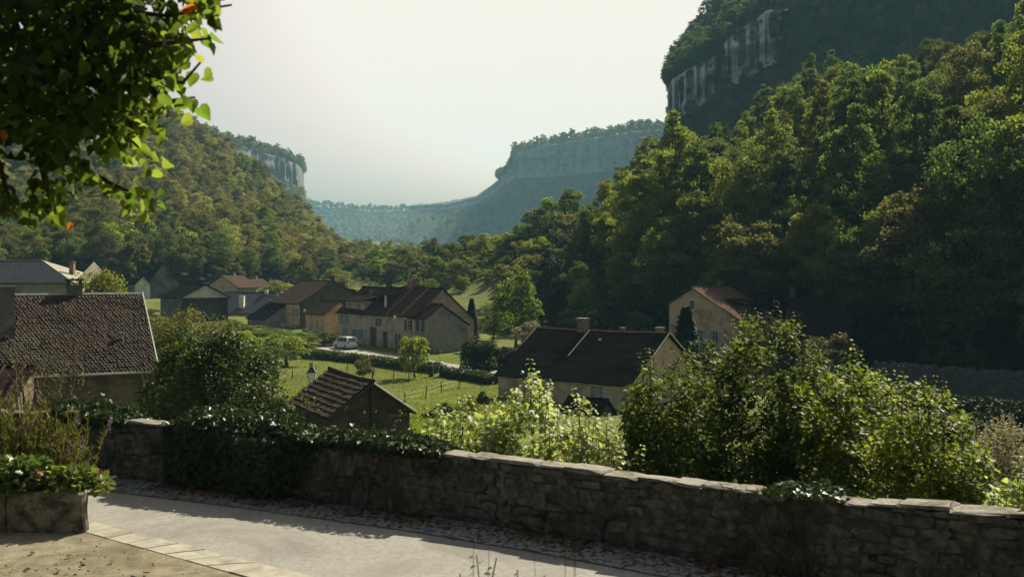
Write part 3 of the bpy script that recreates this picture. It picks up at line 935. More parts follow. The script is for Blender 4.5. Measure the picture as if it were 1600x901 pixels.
for k in range(5):
    me = PROTO['small%d' % (k % 3)][1].copy(); me.materials[0] = M[['lf_olive', 'lf_yellow', 'lf_brown', 'lf_olive', 'lf_green'][k]]
    scrub_col.objects.link(bpy.data.objects.new('scrub_bush', me))
p9 = [p - np.array([0, 0, .3]) for p, u, v in darts(r7, R1, 420, 3.4, (.30, .76), (.05, .45), lambda p, u, v: 520 < px_of(p)[0] < 850 and (v > .42 or vnoise(p[0] * .06, p[1] * .06, 3) > .1))]
wood('scrub', 'low scrub spread over the sunny spur behind the village', p9, r7, .35, .85, scrub_col)
# trees closing the valley floor beyond the village
r9 = nrand(18); q9 = []
for _ in range(170):
    px, D = r9.uniform(500, 700), r9.uniform(430, 900); q9.append((X(px, D), D, Hs(X(px, D), D) - .3))
wood('valley_wood', 'trees closing the valley floor between the two hills', q9, r9, .55, .95, far_col2)

# ------------------------------------------------------------------ houses
def wall_side(mb, p0, p1, zb, zt, openings=(), depth=.2, m=0):
    """a vertical wall from p0 to p1 (outside on the right hand), with recessed openings (a, b, z0, z1)"""
    p0 = np.array(p0, float); p1 = np.array(p1, float)
    L = np.linalg.norm(p1 - p0); t = (p1 - p0) / L; inn = np.array([-t[1], t[0]])
    xs = sorted({0, L} | {o[0] for o in openings} | {o[1] for o in openings})
    zs = sorted({zb, zt} | {o[2] for o in openings} | {o[3] for o in openings})
    P = lambda a, z, d=0: (p0[0] + t[0] * a + inn[0] * d, p0[1] + t[1] * a + inn[1] * d, z)
    for i in range(len(xs) - 1):
        for j in range(len(zs) - 1):
            ca, cz = (xs[i] + xs[i + 1]) / 2, (zs[j] + zs[j + 1]) / 2
            if any(o[0] < ca < o[1] and o[2] < cz < o[3] for o in openings): continue
            mb.face([P(xs[i], zs[j]), P(xs[i + 1], zs[j]), P(xs[i + 1], zs[j + 1]), P(xs[i], zs[j + 1])], m)
    for a, b, z0, z1 in openings:
        mb.face([P(a, z0), P(a, z0, depth), P(a, z1, depth), P(a, z1)], m)
        mb.face([P(b, z0, depth), P(b, z0), P(b, z1), P(b, z1, depth)], m)
        mb.face([P(a, z1), P(a, z1, depth), P(b, z1, depth), P(b, z1)], m)
        mb.face([P(a, z0, depth), P(a, z0), P(b, z0), P(b, z0, depth)], m)

def walls(parent, x0, x1, prof, zb, mat, op={}, name='wall', drop=.06):
    """closed shell under a roof profile [(y,z),...]; op: openings per side front/right/back/left (left to right seen from outside)"""
    mb = MB()
    y0, e0 = prof[0]; y1, e1 = prof[-1]
    e0 -= drop; e1 -= drop
    em = min(e0, e1)
    wall_side(mb, (x0, y0), (x1, y0), zb, e0, op.get('front', ()))
    wall_side(mb, (x1, y0), (x1, y1), zb, em, op.get('right', ()))
    wall_side(mb, (x1, y1), (x0, y1), zb, e1, op.get('back', ()))
    wall_side(mb, (x0, y1), (x0, y0), zb, em, op.get('left', ()))
    for x, flip in ((x1, False), (x0, True)):
        pts = [(x, y0, em)]
        if e0 > em + 1e-6: pts.append((x, y0, e0))
        pts += [(x, y, z - drop) for y, z in prof[1:-1]]
        if e1 > em + 1e-6: pts.append((x, y1, e1))
        pts.append((x, y1, em))
        mb.face(pts if flip else pts[::-1])
    return mb.build(name, mat, parent)

def roof(parent, x0, x1, prof, mat, over_e=.35, over_g=.25, th=.12, seed=0, sag=.06, name='roof', step=.7, hip=(0, 0), verge=None):
    """roof slabs over a profile; hip=(left,right): how far the ridge stops short of each end"""
    mb = MB(); rng = nrand(seed)
    prof = [np.array(p, float) for p in prof]
    n = len(prof)
    segs = []
    for k in range(n - 1):
        a, b = prof[k].copy(), prof[k + 1].copy()
        t = (b - a) / np.linalg.norm(b - a)
        if k == 0: a = a - t * over_e
        if k == n - 2: b = b + t * over_e
        segs.append((a, b))
    top = max(range(n), key=lambda i: prof[i][1])
    zr = prof[top][1]
    def xlim(z, ze):
        f = np.clip((z - ze) / max(zr - ze, .01), 0, 1)
        return x0 - over_g + hip[0] * f, x1 + over_g - hip[1] * f
    xr_ = np.arange(0, 64) * .35; yr_ = np.arange(0, 64) * .35; NZ = fbm(*np.meshgrid(xr_, yr_, indexing='ij'), seed)
    for k, (a, b) in enumerate(segs):
        L = np.linalg.norm(b - a); t = (b - a) / L; nn = np.array([-t[1], t[0]])
        if nn[1] < 0: nn = -nn
        nu = max(2, int((x1 - x0) / step)); nv = max(2, int(L / step))
        ze = min(a[1], b[1])
        def pt(i, j, lift):
            p = a + (b - a) * j / nv
            xa, xb = xlim(p[1], ze)
            x = xa + (xb - xa) * i / nu
            s = sag * NZ[int(abs(x) + seed) % 64, int(abs(p[0]) * 1.0) % 64] - sag * .5 * math.sin(math.pi * i / nu) * (1 if k in (top - 1, top) else 0)
            q = p + nn * (lift + s)
            return (x, q[0], q[1]), (x, L * j / nv if k >= top else L * j / nv)
        for i in range(nu):
            for j in range(nv):
                q = [pt(i, j, th), pt(i + 1, j, th), pt(i + 1, j + 1, th), pt(i, j + 1, th)]
                mb.face([w[0] for w in q], 0, [w[1] for w in q])
        under = [pt(0, 0, 0), pt(nu, 0, 0), pt(nu, nv, 0), pt(0, nv, 0)]
        mb.face([w[0] for w in under][::-1], 0, [w[1] for w in under])
        for (i0, j0, i1, j1) in ((0, 0, nu, 0), (nu, 0, nu, nv), (nu, nv, 0, nv), (0, nv, 0, 0)):
            steps = max(abs(i1 - i0), abs(j1 - j0))
            for s in range(steps):
                u0 = (i0 + (i1 - i0) * s / steps, j0 + (j1 - j0) * s / steps); u1 = (i0 + (i1 - i0) * (s + 1) / steps, j0 + (j1 - j0) * (s + 1) / steps)
                q = [pt(*u0, 0), pt(*u1, 0), pt(*u1, th), pt(*u0, th)]
                mb.face([w[0] for w in q], 0, [w[1] for w in q])
    # hip ends
    for side in (0, 1):
        if hip[side] > 0:
            a = segs[0][0]; b = segs[-1][1]
            xe = (x0 - over_g) if side == 0 else (x1 + over_g)
            xr = xe + hip[0] if side == 0 else xe - hip[1]
            r = prof[top]
            zl = min(a[1], b[1])
            A = (xe, a[0], zl + th); B = (xe, b[0], zl + th); C = (xr, r[0], r[1] + th)
            q = [A, B, C] if side == 1 else [B, A, C]
            mb.face(q, 0, [(p[1], p[2] * 1.3) for p in q])
            q2 = [(p[0], p[1], p[2] - th) for p in q][::-1]
            mb.face(q2, 0, [(p[1], p[2] * 1.3) for p in q2])
            mb.face([(xe, a[0], zl), (xe, b[0], zl), B, A], 0, [(0, 0)] * 4)
    o = mb.build(name, mat, parent)
    # ridge tiles
    rb = MB(); r = prof[top]
    xa, xb = x0 - over_g + hip[0] - .02, x1 + over_g - hip[1] + .02
    pts = [(x, r[0], r[1] + th * 1.15 - sag * .5 * math.sin(math.pi * i / 8)) for i, x in enumerate(np.linspace(xa, xb, 9))]
    rb.tube(pts, [.11] * 9, 6)
    rb.build('ridge_tiles', verge or mat, o)
    return o

def chimney(parent, x, y, z0, z1, w=.8, d=.6, mat='brick', cap='slab', pots=2):
    mb = MB().box((x - w / 2, y - d / 2, z0), (x + w / 2, y + d / 2, z1))
    mb.box((x - w / 2 - .06, y - d / 2 - .06, z1 + .002), (x + w / 2 + .06, y + d / 2 + .06, z1 + .12))
    o = mb.build('chimney', M[mat], parent)
    if pots:
        c = MB()
        for k in (-1, 1):
            c.box((x + k * (w / 2 - .08) - .06, y - d / 2, z1 + .122), (x + k * (w / 2 - .08) + .06, y + d / 2, z1 + .36))
        c.box((x - w / 2 - .1, y - d / 2 - .08, z1 + .362), (x + w / 2 + .1, y + d / 2 + .08, z1 + .46))
        c.build('chimney_cap', M[cap], o)
    return o

def window(parent, side, a, z, w, h, rect, shut=True, frame='white_paint', shutmat='shutter', depth=.16, name='window', bars=True, closed=False):
    """side ('front'|'right'|'left'|'back'); a = distance from the left edge seen from outside to the window's left edge"""
    x0, x1, y0, y1 = rect
    if side == 'front': O, ux, inn = (x0, y0), (1, 0), (0, 1)
    elif side == 'right': O, ux, inn = (x1, y0), (0, 1), (-1, 0)
    elif side == 'back': O, ux, inn = (x1, y1), (-1, 0), (0, -1)
    else: O, ux, inn = (x0, y1), (0, -1), (1, 0)
    def mtx(d):
        m = Matrix.Identity(4)
        m[0][0], m[1][0] = ux; m[0][1], m[1][1] = inn
        m[0][3], m[1][3] = O[0] + inn[0] * d, O[1] + inn[1] * d
        return m
    f = MB(); T = mtx(depth)
    e = .07
    f.box((a, -.03, z), (a + e, .04, z + h), 0, T); f.box((a + w - e, -.03, z), (a + w, .04, z + h), 0, T)
    f.box((a + e, -.03, z + h - e), (a + w - e, .04, z + h), 0, T); f.box((a + e, -.03, z), (a + w - e, .04, z + e), 0, T)
    if bars:
        f.box((a + w / 2 - .03, -.028, z + e), (a + w / 2 + .03, .038, z + h - e), 0, T)
        f.box((a + e, -.026, z + h * .62), (a + w / 2 - .03, .036, z + h * .62 + .04), 0, T)
        f.box((a + w / 2 + .03, -.026, z + h * .62), (a + w - e, .036, z + h * .62 + .04), 0, T)
    o = f.build(name, M[frame], parent)
    MB().box((a + e - .01, .005, z + e - .01), (a + w - e + .01, .02, z + h - e + .01), 0, T).build('pane', M['glass'], o)
    T0 = mtx(0)
    MB().box((a - .06, -.07, z - .1), (a + w + .06, depth - .05, z - .003), 0, T0).build('sill', M['slab'], o)
    if shut:
        for k in (-1, 1):
            s = MB(); sw = w * .5
            xa = a - sw - .02 if k < 0 else a + w + .02
            if closed: xa = a if k < 0 else a + w / 2 + .01
            nb = 4
            for b in range(nb):
                s.box((xa + sw * b / nb + .006, -.05 if not closed else -.02, z), (xa + sw * (b + 1) / nb - .006, -.012 if not closed else .02, z + h), 0, T0)
            for zz in (.15, .8):
                s.box((xa + .01, -.075 if not closed else -.045, z + h * zz), (xa + sw - .01, -.0505 if not closed else -.0205, z + h * zz + .09), 0, T0)
            s.build('shutter', M[shutmat], o)
    return o

def door(parent, side, a, z, w, h, rect, mat='shutter', depth=.16, frame='slab', planks=5):
    x0, x1, y0, y1 = rect
    if side == 'front': O, ux, inn = (x0, y0), (1, 0), (0, 1)
    elif side == 'right': O, ux, inn = (x1, y0), (0, 1), (-1, 0)
    elif side == 'back': O, ux, inn = (x1, y1), (-1, 0), (0, -1)
    else: O, ux, inn = (x0, y1), (0, -1), (1, 0)
    m = Matrix.Identity(4); m[0][0], m[1][0] = ux; m[0][1], m[1][1] = inn; m[0][3], m[1][3] = O
    d = MB()
    for b in range(planks):
        d.box((a + w * b / planks + .005, depth - .03 - .004 * (b % 2), z), (a + w * (b + 1) / planks - .005, depth + .03, z + h), 0, m)
    o = d.build('door', M[mat], parent)
    fr = MB(); e = .12
    fr.box((a - e, -.05, z), (a - .002, .12, z + h + e), 0, m); fr.box((a + w + .002, -.05, z), (a + w + e, .12, z + h + e), 0, m)
    fr.box((a - .001, -.05, z + h + .002), (a + w + .001, .12, z + h + e), 0, m)
    fr.build('door_frame', M[frame], o)
    MB().box((a + w * .85, depth - .09, z + h * .48), (a + w * .85 + .05, depth - .031, z + h * .48 + .14), 0, m).build('handle', M['iron'], o)
    return o

def house(name, label, ox, oy, rot, group=None, cat='house'):
    z = Hs(ox, oy)
    return thing(name, label, cat, (ox, oy, 0), R(rot), group), z

# --- A: the tiled house at the left edge
hA, _ = house('tiled_house', 'stone house with brown clay-tile roof and chimney at left edge', -18.1, 50, 29)
def build_A():
    x0, x1 = -13.5, .0; prof = [(0, -1.34), (5.0, 2.25), (10.0, -1.34)]
    rect = (x0, x1, 0, 10)
    walls(hA, x0, x1 - .45, prof, -6.5, M['stonehouse'])
    hip = 0.0; zr = 2.25; th = .1
    r = roof(hA, x0, x1, prof, M['tile_clay'], .3, .12, th, 3, .03, 'roof', .9, (0, hip), M['zinc'])
    # rows of separate tiles over the slope that faces the camera
    rng = nrand(31); tw, tl, gauge = .175, .30, .205
    a = np.array([0 - .26, -1.34 - .19]); b = np.array([5.0, zr]); L = np.linalg.norm(b - a); t = (b - a) / L; nn = np.array([-t[1], t[0]])
    V = []; Q = []; rows = int(L / gauge)
    for j in range(rows):
        s0 = j * gauge; f = s0 / L
        xe = x1 + .12 - hip * f
        ncol = int((xe - x0) / tw)
        for i in range(ncol):
            xa = xe - (i + 1) * tw - (tw / 2 if j % 2 else 0) + rng.normal() * .009
            lift = th + .03 + rng.normal() * .010 + .05 * float(vnoise(np.array([xa * .45]), np.array([s0 * .6]), 35)[0])
            s1 = min(s0 + tl, L); k = len(V); sd0 = s0 + rng.normal() * .012
            for (x, s, h) in ((xa, sd0, lift + .03), (xa + tw - .018, sd0, lift + .03), (xa + tw - .018, s1, lift), (xa, s1, lift), (xa, sd0, lift), (xa + tw - .018, sd0, lift)):
                # each tile bellies up a little along its middle
                p = a + t * s + nn * h; V.append((x, p[0], p[1]))
            m0 = a + t * sd0 + nn * (lift + .062); V.append((xa + tw * .3, m0[0], m0[1]))
            m1 = a + t * s1 + nn * (lift + .035); V.append((xa + tw * .3, m1[0], m1[1]))
            Q += [(k, k + 6, k + 7, k + 3), (k + 6, k + 1, k + 2, k + 7), (k + 4, k + 5, k + 1, k), (k, k + 1, k + 6, k)]
    me = bpy.data.meshes.new('tiles')
    me.from_pydata(V, [], [tuple(dict.fromkeys(q)) for q in Q])
    for q in ('tile_clay', 'tile_moss', 'tile_pale'): me.materials.append(M[q])
    me.polygons.foreach_set('material_index', np.repeat(rng.choice(3, len(Q) // 4, p=(.68, .17, .15)), 4).astype(np.int32))
    o = link(bpy.data.objects.new('tiles', me), r); tag(o, kind='stuff')
    # hip flashing and gutter
    e = MB(); C = (x1 + .12 - hip, 5.0, zr + .2); A = (x1 + .14, -.3, -1.34 - .05)
    e.tube([C, A], [.06, .06], 6); e.build('verge_edge', M['zinc'], r)
    g = MB().tube([(x0, -.34, -1.46), (x1 + .14, -.34, -1.46)], [.07, .07], 6); g.build('gutter', M['zinc'], r)
    MB().tube([(x1 - .75, -.30, -1.46), (x1 - .55, -.10, -1.9), (x1 - .55, -.10, -6.5)], [.05] * 3, 6).build('downpipe', M['zinc'], hA)
    chimney(r, -6.75, 2.4, -.3, 2.75, .95, .75, 'plaster_dark', 'slab', 0)
    chimney(r, -3.3, 5.2, 1.9, 2.75, .75, .6, 'plaster_dark', 'plaster_dark', 2)
    v = MB().tube([(-1.35, 1.75, -.15), (-1.35, 1.75, .42)], [.06, .06], 8); v.box((-1.48, 1.62, .421), (-1.22, 1.88, .47)); v.build('vent_pipe', M['zinc'], r)
build_A()

# lower annex roof in front of it at the frame edge
hA2, _ = house('tiled_annex', 'low tiled lean-to roof at the far left edge before the tiled house', -22.9, 42, 4)
def build_A2():
    prof = [(0, -3.6), (4.2, -1.0), (4.6, -1.1)]
    walls(hA2, -7, .6, prof, -7, M['stonehouse'])
    r = roof(hA2, -7, .6, prof, M['rooftile'], .3, .2, .12, 5, .05)
    for k in range(5):
        MB().tube([(.45 - k * .9, .1, -3.2 + .02), (.45 - k * .9, 4.0, -.75)], [.05, .05], 5).build('batten', M['tile_clay'], r)
build_A2()

# --- B: slate-roofed building behind, with sun glare on its hip painted pale
hB, _ = house('slate_house', 'grey building with dark slate roof and sunlit right hip, upper left', X(118, 118) - .3, 118, -8)
def build_B():
    W = 9.0; zr = 5.15; ze = 2.55
    prof = [(0, ze), (W / 2, zr), (W, ze)]
    walls(hB, -22, 0, prof, -8, M['plaster_grey'])
    r = roof(hB, -22, 0, prof, M['roofslate'], .3, .25, .1, 7, .02, 'roof', 1.0, (0, 7.2), M['zinc'])
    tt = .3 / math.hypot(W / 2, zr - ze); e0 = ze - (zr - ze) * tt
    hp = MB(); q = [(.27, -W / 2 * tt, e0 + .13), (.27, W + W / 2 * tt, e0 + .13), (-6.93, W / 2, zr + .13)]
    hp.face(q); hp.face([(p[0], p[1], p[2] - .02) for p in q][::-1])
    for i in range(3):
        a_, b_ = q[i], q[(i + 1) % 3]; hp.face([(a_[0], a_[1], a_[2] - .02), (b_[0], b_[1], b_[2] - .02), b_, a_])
    tag(hp.build('hip_slope', M['slab'], r), 'pale sheet on the slate roof hip, sun glare put into its colour')  # pale stone colour stands in for sun glare on the slate
    chimney(r, -2.35, 3.6, 3.0, 5.0, .55, .5, 'brick', 'brick', 0)
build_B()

# --- C: steep gabled house
hC, _ = house('steep_house', 'steep dark-roofed house with narrow white gable, against the wood', X(226, 240), 240, -52)
def build_C():
    W = 9.0; prof = [(0, .6), (W / 2, 6.4), (W, .6)]
    walls(hC, -9, 0, prof, -5, M['plaster_dark'], {'right': [(3.9, 5.1, -1.5, .0)]})
    window(hC, 'right', 3.9, -1.5, 1.2, 1.5, (-9, 0, 0, W), False)
    r = roof(hC, -9, 0, prof, M['roofdark'], .4, .3, .12, 9)
    chimney(r, -5.5, W / 2, 5.8, 7.6, .9, .6, 'plaster_grey', 'slab', 0)
    # cross wing with the white gable
    wx0, wx1 = -5.4, -2.2
    mb = MB(); zt = 3.1; zm = 1.2
    mb.face([(wx1 + 2.6, -2.4, -5), (wx1 + 2.6, 1.2, -5), (wx1 + 2.6, 1.2, zm), (wx1 + 2.6, -.6, zt), (wx1 + 2.6, -2.4, zm)])
    mb.face([(wx0, -2.4, -5), (wx1 + 2.6, -2.4, -5), (wx1 + 2.6, -2.4, zm), (wx0, -2.4, zm)])
    mb.build('gable_wing', M['plaster_white'], hC)
    roof(hC, wx0, wx1 + 2.6, [(-2.4, zm), (-.6, zt), (1.2, zm)], M['roofdark'], .25, .2, .1, 10, .03, 'wing_roof')
build_C()

# --- D: barn with a pale gable over an open front
hD, _ = house('open_barn', 'barn with pale triangular gable above a dark open front', X(284, 195), 195, -51, None, 'barn')
def build_D():
    W = 9.6; prof = [(0, -1.0), (4.8, 1.5), (W, -1.0)]
    mb = MB()
    wall_side(mb, (-12, 0), (0, 0), -8, -1.1); wall_side(mb, (0, W), (-12, W), -8, -1.1); wall_side(mb, (-12, W), (-12, 0), -8, -1.1)
    mb.face([(-12, 0, -1.1), (-12, 4.8, 1.4), (-12, W, -1.1)][::-1])
    mb.face([(-2.5, 0, -8), (-2.5, W, -8), (-2.5, W, -1.1), (-2.5, 0, -1.1)])
    mb.build('wall', M['plaster_dark'], hD)
    g = MB(); g.face([(0, 0, -1.08), (0, W, -1.08), (0, 4.8, 1.4)]); g.face([(-.2, W, -1.08), (-.2, 0, -1.08), (-.2, 4.8, 1.4)]); g.face([(-.2, 0, -1.08), (-.2, W, -1.08), (0, W, -1.08), (0, 0, -1.08)])
    g.build('gable', M['plaster_white'], hD)
    for k, y in enumerate((.2, W / 2, W - .2)):
        MB().box((-.3, y - .15, -8), (-.05, y + .15, -1.09)).build('post', M['timber'], hD)
    r = roof(hD, -12, 0, prof, M['roofdark'], .45, .4, .14, 12)
    MB().box((-.5, 4.2, 1.75), (.45, 5.6, 1.86)).build('ridge_cap', M['zinc'], r)
build_D()

# --- E: two brown roofs behind
for (nm, lab, px, D, rot, W, ze, zr, L) in (
        ('brown_roof_house', 'farmhouse with brown gable and sunlit brown roof behind the barn', 321, 232, 70, 9.0, .6, 3.25, 8),
        ('grey_gable_house', 'small grey-gabled house farther along, right of the brown farmhouse', 368, 248, 68, 7.0, .2, 2.4, 6)):
    h, _ = house(nm, lab, X(px, D), D, rot)
    prof = [(-W, ze), (-W * .52, zr), (0, ze)]
    walls(h, 0, L, prof, -6, M['plaster_warm' if W > 8 else 'plaster_grey'], {'left': [(2.4, 3.2, -.9, .2)]})
    window(h, 'left', 2.4, -.9, .8, 1.1, (0, L, -W, 0), False)
    r = roof(h, 0, L, prof, M['roofbrown'], .4, .3, .14, int(px), .08)
    chimney(r, L * .6, -W * .5, zr - .4, zr + .8, .7, .6, 'plaster_grey', 'slab', 0)
h, _ = house('red_roof_house', 'little red-roofed house at the end of the brown roofs', X(404, 262), 262, 50)
walls(h, 0, 7, [(-5, -.6), (-2.5, .9), (0, -.6)], -6, M['plaster_white']); r = roof(h, 0, 7, [(-5, -.6), (-2.5, .9), (0, -.6)], M['roofred'], .3, .3, .14, 77)
chimney(r, 3, -2.5, .6, 1.8, .6, .5, 'plaster_white', 'slab', 0)

# --- F: long dark roof with a white chimney stack
hF, _ = house('long_roof_house', 'long low house with big dark roof and tall white chimney stack', X(432, 209), 209, -6)
def build_F():
    W = 12; prof = [(0, -4.6), (6, -.45), (W, -4.6)]
    walls(hF, -13.5, 0, prof, -9, M['plaster_orange'], {'front': [(6.5, 7.4, -6.7, -5.4)]})
    window(hF, 'front', 6.5, -6.7, .9, 1.3, (-13.5, 0, 0, W), True)
    r = roof(hF, -13.5, 0, prof, M['roofslate'], .4, .3, .14, 14, .06, 'roof', .8, (0, 2.4))
    chimney(r, -8.2, 1.6, -4.2, -1.1, 1.05, .8, 'plaster_white', 'plaster_white', 0)
    chimney(r, -4.3, 5.7, -.9, .1, .7, .5, 'plaster_white', 'slab', 0)
build_F()

# --- G: gabled house below it
hG, _ = house('gable_house', 'grey-gabled house with dark roof beside the clipped hedge', X(414, 190), 190, -51)
def build_G():
    W = 7.6; prof = [(0, -5.1), (4.2, -2.45), (W, -4.7)]
    op = {'right': [(3.3, 4.2, -7.3, -5.9)], 'front': [(3, 3.8, -7.2, -6.1)]}
    walls(hG, -8, 0, prof, -9.5, M['plaster_grey'], op)
    door(hG, 'right', 3.3, -7.3, .9, 1.4, (-8, 0, 0, W), 'white_paint')
    window(hG, 'front', 3, -7.2, .8, 1.1, (-8, 0, 0, W), True)
    r = roof(hG, -8, 0, prof, M['roofdark'], .35, .3, .14, 15, .06)
    chimney(r, -6.5, 4.2, -2.8, -1.7, .6, .5, 'plaster_grey', 'slab', 0)
build_G()

# --- H: big gable and the small house before it
hH, _ = house('big_gable_house', 'tall house with broad dark stone gable left of the farmhouse row', X(468, 188), 188, -51)
def build_H():
    W = 12.0; prof = [(0, -1.9), (7.3, 2.2), (W, -.4)]
    walls(hH, -13, 0, prof, -9.5, M['stoneshed'], {'front': [(11, 11.9, -4.4, -3.0), (11, 11.9, -7.4, -6)]})
    window(hH, 'front', 11, -4.4, .9, 1.4, (-13, 0, 0, W), True); window(hH, 'front', 11, -7.4, .9, 1.4, (-13, 0, 0, W), True)
    MB().box((-12.99, -.03, -9.4), (-.02, -.002, -2.2)).build('render_coat', M['plaster_orange'], hH)
    r = roof(hH, -13, 0, prof, M['roofbrown'], .35, .25, .14, 16, .08)
    chimney(r, -1.2, 7.6, 1.7, 3.1, .8, .6, 'stoneshed', 'slab', 0); chimney(r, -2.0, 10.4, .2, 2.0, .8, .6, 'stoneshed', 'slab', 0)
build_H()
hH2, _ = house('orange_wall_house', 'small house with warm orange wall and dark roof before the big gable', X(507, 165), 165, -51)
def build_H2():
    W = 6.2; prof = [(0, -3.1), (2.9, -1.1), (W, -3.2)]
    op = {'front': [(3.9, 4.5, -5.3, -4.1)], 'right': [(2.6, 3.2, -2.9, -2.3 - .92)]}
    op = {'front': [(3.9, 4.5, -5.3, -4.1)]}
    walls(hH2, -6.8, 0, prof, -9, M['plaster_orange'], op)
    window(hH2, 'front', 3.9, -5.3, .6, 1.2, (-6.8, 0, 0, W), False)
    roof(hH2, -6.8, 0, prof, M['roofbrown'], .35, .25, .14, 18, .06)
build_H2()

# --- I: the big farmhouse row
hI, _ = house('farmhouse', 'big stone farmhouse with long brown roof, dormers and blank grey right gable', -12.2, 140, -51)
def build_I():
    W = 10.6; prof = [(0, -2.45), (4.75, 1.4), (W, -3.3)]
    x0, x1 = -25.5, -2.8
    rect = (x0, x1, 0, W)
    fr = [  # openings on the street front: a, width, z, height, kind
        (20.4, 1.0, -4.6, 1.5, 'w'), (13.9, 1.2, -7.6, 2.5, 'd'), (17.4, 1.3, -7.6, 2.3, 'd'), (10.2, 1.7, -7.5, 2.9, 'd'), (6.9, .9, -6.4, 1.3, 'w'), (4.9, .9, -6.4, 1.3, 'w'),
        (2.0, .8, -6.2, 1.2, 'w'), (1.2, .7, -4.3, 1.3, 'w'), (2.6, .7, -4.3, 1.3, 'w'), (12.2, .8, -4.3, 1.2, 'w')]
    walls(hI, x0, x1, prof, -10, M['plaster_warm'], {'front': [(a, a + w, z, z + h) for a, w, z, h, k in fr]})
    for a, w, z, h, k in fr:
        if k == 'w': window(hI, 'front', a, z, w, h, rect, True, 'white_paint', 'shutter' if a > 9 else 'grey_paint')
        else: door(hI, 'front', a, z, w, h, rect, 'shutter')
    r = roof(hI, x0, x1, prof, M['rooftile'], .4, .25, .14, 20, .12)
    # raised courses that divide the roof
    for xx in (-6.2, -10.4):
        b = MB().tube([(xx, -.3, -2.65 + .17), (xx, 4.7, 1.42 + .16)], [.07, .07], 5); b.build('roof_course', M['slab'], r)
    # front wing with its own gable, flush with the facade
    wp = [(.0, -2.7), (2.6, -.85), (7.3, -3.75)]
    wr = (x1 + .003, 0, -.03, 7.3)
    ow = {'front': [(.25, 1.05, -4.6, -3.05), (1.65, 2.45, -4.6, -3.05), (1.3, 2.0, -7.5, -6.2)]}
    walls(hI, x1 + .003, 0, [(-.03, -2.7), (2.6, -.85), (7.3, -3.75)], -10, M['plaster_grey'], ow, 'wing_wall')
    window(hI, 'front', .25, -4.6, .8, 1.55, wr, True, 'white_paint', 'shutter', closed=True)
    window(hI, 'front', 1.65, -4.6, .8, 1.55, wr, True, 'white_paint', 'shutter', closed=True)
    door(hI, 'front', 1.3, -7.5, .7, 1.3, wr, 'grey_paint')
    roof(hI, x1 - 1.6, 0, wp, M['rooftile'], .35, .2, .14, 22, .06, 'wing_roof')
    # shed dormer high on the roof
    d = MB(); dx0, dx1, dy, dz0, dz1 = -15.6, -12.6, 1.4, -1.6, .35
    wall_side(d, (dx0, dy), (dx1, dy), dz0, dz1, [(.5, 2.5, -1.0, .1)], .5)
    d.face([(dx1, dy, dz0), (dx1, dy + 2.6, dz1), (dx1, dy, dz1)]); d.face([(dx0, dy, dz0), (dx0, dy, dz1), (dx0, dy + 2.6, dz1)])
    dm = d.build('dormer', M['timber'], r)
    MB().box((dx0 - .25, dy - .5, dz1 + .01), (dx1 + .25, dy + 3.2, dz1 + .14)).build('dormer_roof', M['rooftile'], r)
    MB().box((dx1 - .35, dy - .3, -1.6), (dx1 - .1, dy - .05, .34)).build('dormer_post', M['white_paint'], r)
    # wide low dormer with two windows farther along
    e0, e1, ey = -23.6, -18.0, .5
    q = MB(); wall_side(q, (e0, ey), (e1, ey), -2.2, -.6, [(.6, 1.4, -1.75, -.85), (3.6, 4.4, -1.75, -.85)], .15)
    q.face([(e1, ey, -2.2), (e1, ey + 2.2, -.6), (e1, ey, -.6)]); q.face([(e0, ey, -2.2), (e0, ey, -.6), (e0, ey + 2.2, -.6)])
    q.build('wide_dormer', M['plaster_warm'], r)
    window(r, 'front', .6, -1.75, .8, .9, (e0, e1, ey, ey + 3), False); window(r, 'front', 3.6, -1.75, .8, .9, (e0, e1, ey, ey + 3), False)
    m = Matrix.Translation((0, ey - .9, -.75)) @ Matrix.Rotation(R(11), 4, 'X')
    MB().box((e0 - .4, 0, .05), (e1 + .4, 3.6, .2), 0, m).build('wide_dormer_roof', M['rooftile'], r)
    chimney(r, -11.2, 4.9, .9, 2.5, 1.5, .7, 'brick', 'slab', 0); chimney(r, -17.5, 4.7, .9, 2.5, .9, .6, 'stoneshed', 'slab', 0)
    chimney(r, -20.2, 3.2, -.2, 1.0, .6, .5, 'brick', 'slab', 0)
    # drain pipe and a climbing plant by the door
    MB().tube([(-7.3, -.09, -2.7), (-7.3, -.09, -7.7)], [.06, .06], 6).build('downpipe', M['white_paint'], hI)
build_I()

